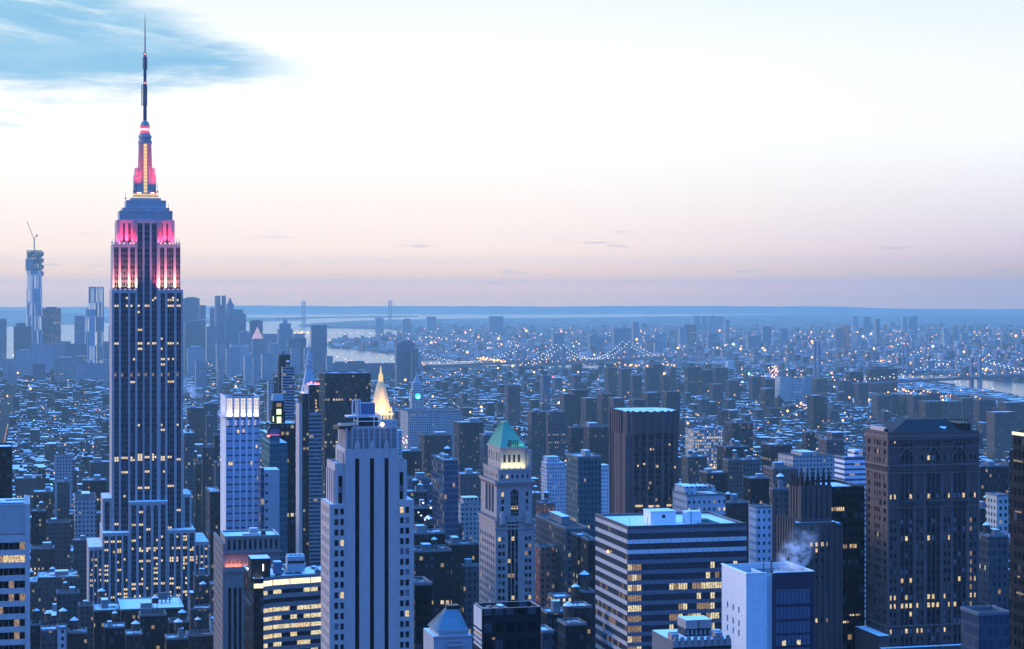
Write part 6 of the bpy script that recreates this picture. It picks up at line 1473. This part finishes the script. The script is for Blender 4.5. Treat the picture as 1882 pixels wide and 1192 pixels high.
HEROES.append((1090, 650, 'white lamp necklace bridge'))
bridge('suspension_bridge', 'older suspension bridge of stone towers with a lamp necklace sagging towards downtown', P(765, 6000), P(957, 6380), (250, 330), 40, 84, 5, 'pearl')
bridge('suspension_bridge', 'steel suspension bridge crossing the river with amber road lamps', P(1793, 5200), P(2010, 5560), (620, 300), 41, 94, 10, 'pearl', lampr=1.7)
HEROES.append((1790, 690, 'amber lamped river bridge'))
bridge('suspension_bridge', 'hazy suspension bridge across the harbour mouth with two tall towers', P(558, 16600), P(717, 17500), (370, 370), 70, 205, 8, 'bridge_steel', deep=9, lampr=2.)
for px in (1752, 1762):
    pass

# ------------------------------------------------------------------ chimneys and cranes beyond the river
def stack(name, label, px, ytop, ybot, d, r, lamp):
    s = Site(name, label, 'chimney', px, d); b = MB(); z = s.z; b.cyl(0, 0, r * 1.25, r, 0, z(ytop), 12); s.part('shaft', b, 'bridge_steel')
    if lamp:
        b = MB(); b.ball((0, -r, z(ytop)), 2.2); s.part('warning_lamp', b, 'redlamp')
stack('chimney', 'tall pale chimney beside the river, taller of the pair without lamps', 1497.5, 627, 690, 5000, 4.2, False)
stack('chimney', 'slightly shorter pale chimney close to the taller unlit one', 1505, 629, 690, 5030, 4., False)
stack('chimney', 'slim far chimney with a red lamp, standing nearer the river bridge', 1667, 631, 664, 6500, 3.6, True)
stack('chimney', 'slim far chimney with a red lamp, standing nearer the unlit chimneys', 1660, 631, 664, 6520, 3.6, True)
def harbour_crane(px, py, d, label):
    x, _ = P(px, d); e = bpy.data.objects.new('harbour_crane', None); COL.objects.link(e); e.location = (x, d, drop(d)); tag(e, label, 'crane', 'cranes on the harbour piers')
    b = MB(); h = HC - (py - HY) * d / F - drop(d)
    for dx in (-7, 7): b.bar((dx, 0, 0), (dx, 0, h * .55), 1.0, 0, 4)
    b.box(-8, 8, -4, 4, h * .5, h * .56); b.build('gantry', MATS['bridge_steel'], e)
    b = MB(); b.bar((6, 0, h * .5), (-14, 0, h), .9, 0, 4); b.build('boom', MATS['bridge_steel'], e)
for px, py, d in ((625, 616, 9800), (641, 612, 9700), (685, 614, 9500), (694, 618, 9450)): harbour_crane(px, py, d, 'tall harbour crane with a raised boom on the far piers')

# ------------------------------------------------------------------ the rest of the city
GX = []
def taken(p0, p1, q0, q1):
    for a, b, c, d in NEARBY: 
        if p0 < b and p1 > a and q0 < d and q1 > c: return True
    return False
def project(x, y, z): return CX + F * x / y, HY + F * (HC - z) / y
MASSK = ['stone', 'tan', 'brick', 'brown', 'grey', 'pale', 'dark', 'stone', 'brick', 'tan', 'grey']
MASST = {'stone': (1., 1., 1.02), 'tan': (1.1, .85, .75), 'brick': (.62, .36, .32), 'brown': (.5, .38, .36), 'grey': (.7, .72, .78), 'pale': (1.7, 1.65, 1.65), 'dark': (.25, .26, .3)}
TYPES = [('loft_building', 'loft building'), ('walkup_house', 'walk-up house'), ('office_building', 'office building'), ('apartment_house', 'apartment house')]
def fill_building(p0, q0, w, dp, h, k, rnd):
    """a single city building with wall, parapet, snowy roof, penthouse and tank as parts"""
    x, y = p0 * CT - q0 * SN, p0 * SN + q0 * CT; big = h > 38
    nm, words_ = TYPES[2 if h > 45 and w > 20 else 3 if h > 30 else 0 if w > 17 else 1]
    e = bpy.data.objects.new(nm, None); COL.objects.link(e); e.location = (x, y, drop(y) + 1.0); e.rotation_euler = (0, 0, TH); e['category'] = 'building'; e['group'] = 'city buildings of the near blocks'
    A = MB(); c = tuple(t * rnd.uniform(.85, 1.15) for t in (1, 1, 1)); u0 = rnd.randrange(500) * 12.
    step = h > 30 and rnd.random() < .4; h1 = h * rnd.uniform(.75, .9) if step else h
    A.box(0, w, 0, dp, 0, h1, 0, 2, u0=u0, col=c); 
    for (a, b_, c_, d_) in ((-.15, w + .15, -.15, .45), (-.15, w + .15, dp - .45, dp + .15), (-.15, .45, .46, dp - .46), (w - .45, w + .15, .46, dp - .46)): A.box(a, b_, c_, d_, h1 - .5, h1 + .8, 1, col=c)
    if step: A.box(w * .12, w * .88, dp * .12, dp * .88, h1, h, 0, 2, u0=u0 + 24, col=c)
    A.build('wall', [MATS[k], MATS['trim'], MATS['snow_roof']], e)
    kk = rnd.uniform(.1, 1.); feat = []
    if not step:
        slab(.5, w - .5, .5, dp - .5, h1 - .1, .25, kk).build('roof', MATS['snow_roof'], e); feat.append('snow covered roof' if kk > .6 else 'dark roof' if kk < .35 else 'patchy roof snow')
    else: feat.append('stepped top')
    if rnd.random() < .75:
        b = MB(); pw, pd = rnd.uniform(3, 6.5), rnd.uniform(3, 6); px, py = rnd.uniform(1, max(1.1, w - pw - 1)), rnd.uniform(1.5, max(1.6, dp - pd - 1)); b.box(px, px + pw, py, py + pd, h, h + rnd.uniform(2.5, 4.5), 0, 1, u0=3.); b.build('penthouse', [MATS['trim'], MATS['snow']], e); 
    if rnd.random() < .5 and not step:
        b = MB(); tank(b, rnd.uniform(2.5, w - 2.5), rnd.uniform(2.5, dp * .5), h, rnd.uniform(1.6, 2.3)); b.build('water_tank', [MATS['wood_tank'], MATS['snow'], MATS['blackpaint']], e); feat.append('a water tank')
    if rnd.random() < .7:
        b = MB()
        for i in range(rnd.randint(2, 5)):
            px, py = rnd.uniform(.8, w - 2.5), rnd.uniform(.8, dp - 2.5); b.box(px, px + rnd.uniform(.6, 1.8), py, py + rnd.uniform(.6, 1.8), h, h + rnd.uniform(.6, 1.8), 0, 1)
        b.build('roof_unit', [MATS['steel'], MATS['snow']], e)
    pc = project(x + w / 2 * CT, y + w / 2 * SN, h); PENDING.append((e, pc[0], pc[1], y, WORDS[k], words_, ' '.join(['with', ' and '.join(feat)]))); return e
def mass_box(B, x, y, w, dp, h, rnd, th, roofk, colr, g):
    c, s_ = cos(th), sin(th); P4 = [(0, 0), (w, 0), (w, dp), (0, dp)]; pts = [(x + a * c - b * s_, y + a * s_ + b * c) for a, b in P4]
    B.prism(pts, g, g + h, 0, None, rnd.randrange(900) * 16., colr, top=False)
    u = rnd.uniform(0, 900); B.face([(a, b, g + h) for a, b in pts], [(u, u), (u + w, u), (u + w, u + dp), (u, u + dp)], 1, (roofk, roofk, roofk))
def city():
    global NEARBY
    rnd = random.Random(101); cand = []; 
    buckets = {}
    for t in TAKEN:
        for i in range(int(t[2] // 100) - 1, int(t[3] // 100) + 2): buckets.setdefault(i, []).append(t)
    tallzone = lambda px, d: 0
    for iq in range(9, 78):                                 # streets
        q0 = iq * 80.
        for ip in range(-14, 18):                           # avenues
            p0 = ip * 250. + 190
            for row in range(2):
                p = p0 + 15
                while p < p0 + 235:
                    d = q0; far = d > 2600; w = rnd.uniform(11, 27) if d < 1500 else rnd.uniform(7, 19); dp = rnd.uniform(18, 30); qq = q0 + 9 + row * 31 + rnd.uniform(0, 1.5)
                    w = min(w, p0 + 235 - p); pp = p; p += w + (.3 if rnd.random() < .8 else rnd.uniform(1, 6))
                    if w < 6: continue
                    x, y = pp * CT - qq * SN, pp * SN + qq * CT
                    if y < 860: continue
                    px, py = project(x, y, 0)
                    if px < -90 or px > 1970 or not inside(LANDS[0][1], x, y): continue
                    r = rnd.random()
                    if y < 1500: h = rnd.uniform(28, 62) if r < .7 else rnd.uniform(15, 30)
                    elif y < 2300: h = rnd.uniform(15, 36) if r < .9 else rnd.uniform(36, 60)
                    elif y < 3200: h = rnd.uniform(11, 22) if r < .95 else rnd.uniform(24, 45)
                    else: h = rnd.uniform(9, 18) if r < .965 else rnd.uniform(20, 45)
                    if px < 600 and y > 4600: h *= rnd.uniform(1., 2.) * (.45 if h > 22 else 1.)
                    if px > 1560 and y > 3900: h = min(h, 9.)
                    if y > 1450 and 150 < px < 360: h = min(h, 40)
                    ytop = project(x, y, h)[1]
                    if ytop > 1215: continue
                    NEARBY = buckets.get(int(qq // 100), [])
                    if taken(pp, pp + w, qq, qq + dp): continue
                    cand.append((y, pp, qq, w, dp, h, px, ytop))
    cand.sort()
    B = MB(); n = 0; reserve = []
    # the 300 that show largest become things of their own
    show = []; 
    for c in cand: show.append((c[3] * min(c[5], (1192 - c[7]) * c[0] / F + 6) / c[0] ** 2, c))
    best = set(id(c) for s_, c in sorted(show, key=lambda t: -t[0])[:330])
    for c in cand:
        y, pp, qq, w, dp, h, px, yt = c; k = rnd.choice(MASSK)
        if id(c) in best: fill_building(pp, qq, w, dp, h, k, rnd); n += 1
        else:
            x = pp * CT - qq * SN; yy = pp * SN + qq * CT; t = MASST[k]; v = rnd.uniform(.8, 1.2); mass_box(B, x, yy, w, dp, h, rnd, TH, rnd.uniform(.15, 1.), tuple(a * v for a in t), drop(yy) + 1)
            if rnd.random() < .6 and y < 4500: a, b = rnd.uniform(0, w - 4), rnd.uniform(1, dp - 5); mass_box(B, x + a * CT - b * SN, yy + a * SN + b * CT, rnd.uniform(2.5, 6), rnd.uniform(3, 6), 3. + rnd.uniform(0, 2.5), rnd, TH, .9, (.5, .5, .55), drop(yy) + 1 + h)
    tag(B.build('city_blocks', [MATS['mass'], MATS['snow_roof']]), 'hazy mass of low snow roofed city buildings stretching back to the river', 'city', kind='stuff')
    # across the river: lower and sparser
    B = MB(); rnd = random.Random(55); th2 = radians(-24)
    for i in range(34000):
        t = rnd.random(); d = 5600 * (15500 / 5600) ** (t ** .8); px = rnd.uniform(-60, 1960); x = (px - CX) / F * d
        if not inside(BRK, x, d): continue
        w, dp = rnd.uniform(8, 30), rnd.uniform(10, 26); h = rnd.uniform(7, 14) if rnd.random() < .95 else rnd.uniform(18, 42); k = rnd.choice(MASSK); v = rnd.uniform(.8, 1.2)
        mass_box(B, x, d, w, dp, h, rnd, th2 if px < 1300 else radians(20), rnd.uniform(.2, .95), tuple(a * v for a in MASST[k]), drop(d) + 1.6)
    tag(B.build('far_bank_blocks', [MATS['far'], MATS['snow_roof']]), 'pale hazy sprawl of low buildings on the far bank of the river', 'city', kind='stuff')
    return n
NEARBY = []
city()

# ------------------------------------------------------------------ city lamps: one mass nobody would count
def lamps():
    rnd = random.Random(9); M = MB()
    def put(px, d, h, r, m): x = (px - CX) / F * d; M.ball((x, d, drop(d) + h), r, m)
    for i in range(2500):
        d = 1500 * (13500 / 1500) ** (rnd.random() ** .62); px = rnd.uniform(0, 1882); x = (px - CX) / F * d
        if not (inside(LANDS[0][1], x, d) or inside(BRK, x, d)): continue
        r = rnd.random(); m = 0 if r < .90 else 1 if r < .95 else 2 if r < .98 else 3
        put(px, d, rnd.uniform(14, 34), d * rnd.uniform(.00013, .00036) * (2.2 if rnd.random() < .14 else 1.), m)
    def string(pts, n, h=14, r=.0003, m=0, j=3.):
        for i in range(n):
            t = i / max(1, n - 1) * (len(pts) - 1); k = min(int(t), len(pts) - 2); f_ = t - k; px = pts[k][0] + (pts[k + 1][0] - pts[k][0]) * f_ + rnd.uniform(-j, j); d = pts[k][1] + (pts[k + 1][1] - pts[k][1]) * f_
            put(px, d * rnd.uniform(.99, 1.01), h + rnd.uniform(-3, 6), d * r * rnd.uniform(1.0, 1.7), m)
    string([(1540, 5150), (1650, 5000), (1800, 4600)], 46, r=.00034, j=8); string([(1300, 5300), (1420, 5200)], 14); string([(1230, 4000), (1290, 3900)], 16, j=5); string([(770, 11500), (900, 9800), (1010, 8800)], 40, r=.00026, j=8); string([(545, 13000), (620, 12500), (720, 12000)], 20, r=.0002); string([(540, 12800), (575, 12700)], 14, r=.00026, j=4)
    string([(880, 7600), (930, 7000)], 16, r=.0004, j=3); string([(1070, 6700), (1240, 6600)], 24, h=20, r=.0003); string([(1000, 5000), (1050, 5000)], 5, r=.0004, j=1); string([(1600, 7200), (1760, 6700)], 26, r=.0003, j=8); string([(1800, 6400), (1882, 6200)], 14, r=.0003); string([(1340, 6000), (1540, 5600)], 30, r=.00026, j=10); string([(1130, 9000), (1170, 8900)], 4, h=55, r=.0005); string([(990, 8400), (1012, 8400)], 6, h=22, r=.0004, j=6)
    for ip in range(-14, 18):
        for iq in range(24, 110):
            for sd in (-9, 9):
                p, q = ip * 250. + 190 + sd, iq * 36. + rnd.uniform(-6, 6); x, y = p * CT - q * SN, p * SN + q * CT
                if y > 850 and -40 < project(x, y, 0)[0] < 1920 and inside(LANDS[0][1], x, y): M.ball((x, y, drop(y) + 8.5), max(.45, y * .00016), 0 if rnd.random() < .8 else 1)
                if rnd.random() < .35 and y > 850 and inside(LANDS[0][1], x, y): M.ball((x + rnd.uniform(-5, 5), y, drop(y) + 2.), max(.35, y * .00011), 2 if sd > 0 else 1)
    string([(1250, 3650), (1330, 3500)], 9, r=.00042, j=7); string([(1430, 4300), (1500, 4250)], 12, r=.0004, j=10); string([(1560, 4500), (1790, 4250)], 30, h=22, r=.0004, j=10); string([(1380, 4050), (1480, 3950)], 8, r=.0004, j=6); string([(1640, 3250), (1690, 3200)], 6, h=40, r=.00045, j=8); string([(1020, 4400), (1050, 4380)], 5, r=.0004, j=3)
    # the festive square beside the golden pyramid, an avenue running away and the red specks by the river
    for i in range(80): put(735 + rnd.gauss(0, 9) , 2600, 20 + rnd.random() * 55, .7, 4 if rnd.random() < .7 else 0)
    for i in range(26): put(1424 + rnd.gauss(0, 5), 5300, 25 + rnd.random() * 40, 1.6, 4 if rnd.random() < .6 else 0)
    for i in range(40):
        t = i / 39; d = 1550 + t * 1500; put(372 - 18 * t + rnd.uniform(-6, 6), d, 8 + rnd.uniform(0, 8), .55 + rnd.random() * .3, 0 if rnd.random() < .75 else 2)
    for i in range(14): put(53 + rnd.uniform(-3, 24), 1500, 30 + rnd.uniform(-4, 4), .6, 0)
    string([(1276, 2585), (1320, 2585)], 8, h=30, r=.0003); string([(770, 985), (792, 990)], 7, h=150, r=.0004, m=1, j=1)
    tag(M.build('distant_lamps', [MATS['amber'], MATS['pearl'], MATS['redtiny'], MATS['greenlamp'], MATS['pinktiny']]), 'scatter of amber and white street lamps over the distant city', 'street lamps', kind='stuff')
plain('pinktiny', (.4, .2, .2), emit=(1., .45, .45), power=6.)
lamps()
# ------------------------------------------------------------------ wording of the pending buildings
ORD = ['nearest', 'second', 'third', 'fourth', 'fifth', 'sixth', 'seventh', 'eighth', 'ninth', 'tenth', 'eleventh', 'twelfth', 'thirteenth', 'fourteenth', 'fifteenth', 'sixteenth', 'seventeenth', 'eighteenth', 'nineteenth', 'twentieth']
def wording():
    by = {}
    for e, px, py, d, desc, kind, feat in PENDING:
        h = min(HEROES, key=lambda t: (t[0] - px) ** 2 + ((t[1] or 900) - py) ** 2); dx, dy = px - h[0], py - h[1]
        rel = ('right of' if dx > 0 else 'left of') if abs(dx) > 45 or abs(dx) > abs(dy) else ('above' if dy < 0 else 'below')
        core = desc if desc.split()[-1] == kind.split()[-1] else desc + ' ' + kind
        lab = ' '.join(t for t in (core, feat or '', rel, 'the', h[2]) if t)
        if len(lab.split()) > 15: lab = ' '.join(t for t in (core, feat.split(' and ')[0], rel, 'the', h[2]) if t)
        by.setdefault(lab, []).append((dx * dx + dy * dy, e))
    for lab, lst in by.items():
        lst.sort(key=lambda t: t[0])
        for i, (_, e) in enumerate(lst): e['label'] = (ORD[min(i, 19)] + ' ' if len(lst) > 1 else '') + lab
wording()

# ------------------------------------------------------------------ steam and haze
def steam(name, label, box, dens, scale, lean):
    (cx, cy, cz), (rx, ry, rz) = box
    m = MB(); n = 12; ring = lambda f_, z_: [(cx + lean * (z_ - cz + rz) + rx * f_ * cos(2 * pi * i / n), cy + ry * f_ * sin(2 * pi * i / n), z_) for i in range(n)]
    m.loft([ring(.25, cz - rz), ring(.55, cz - rz * .5), ring(.85, cz), ring(1., cz + rz * .5), ring(.7, cz + rz)], 0); m.face(list(reversed(ring(.25, cz - rz))))
    mt = bpy.data.materials.new(name); mt.use_nodes = True; t = NT(mt.node_tree); t.n.clear(); out = t.node('ShaderNodeOutputMaterial'); v = t.node('ShaderNodeVolumePrincipled')
    v.inputs['Color'].default_value = (.9, .93, 1., 1); p = t.node('ShaderNodeNewGeometry').outputs['Position']; x, y, z = t.xyz(p); w = t.noise(p, scale, 5, .62)
    hx = t.m('DIVIDE', t.m('SUBTRACT', t.m('SUBTRACT', x, cx), t.m('MULTIPLY', t.m('SUBTRACT', z, cz - rz), lean)), rx); hy = t.m('DIVIDE', t.m('SUBTRACT', y, cy), ry); hz = t.m('DIVIDE', t.m('SUBTRACT', z, cz - rz), 2 * rz)
    rr = t.m('SUBTRACT', 1., t.smooth(t.m('SQRT', t.m('ADD', t.m('MULTIPLY', hx, hx), t.m('MULTIPLY', hy, hy))), .15, .8)); fade = t.m('MULTIPLY', rr, t.m('SUBTRACT', 1., t.smooth(hz, .35, 1.)))
    t.put(v.inputs['Density'], t.m('MULTIPLY', t.m('MULTIPLY', t.smooth(w, .45, .62), fade), dens)); t.l.new(v.outputs[0], out.inputs['Volume'])
    o = m.build(name, mt); tag(o, label, 'steam', kind='stuff'); return o
s, W0, W2, D, zt = WHITE_SITE
bx = s.X + (W0 + (W2 - W0) * .55) * CT - D * .45 * SN; by = s.d + (W0 + (W2 - W0) * .55) * SN + D * .45 * CT
steam('rooftop_steam', 'thin white steam drifting up from the white slab building roof', ((bx, by, s.g + zt + 4.), (7.5, 6., 9.)), .5, .42, .45)
steam('street_steam', 'white steam puff rising beside the tall floodlit skyscraper', ((P(365, 2400)[0], 2400, 146.), (26, 14, 14)), .12, .09, -1.2)
hz = MB(); hz.box(-36000, 36000, -4500, 35500, -120, 462, bottom=True)
mt = bpy.data.materials.new('haze'); mt.use_nodes = True; t = NT(mt.node_tree); t.n.clear(); out = t.node('ShaderNodeOutputMaterial'); v = t.node('ShaderNodeVolumePrincipled')
v.inputs['Color'].default_value = HAZE_COL + (1,); v.inputs['Density'].default_value = HAZE_DENS; v.inputs['Anisotropy'].default_value = HAZE_G
t.l.new(v.outputs[0], out.inputs['Volume']); mt.cycles.homogeneous_volume = True
tag(hz.build('haze', mt), 'pale blue evening haze filling the air over the whole city', 'haze', kind='stuff')
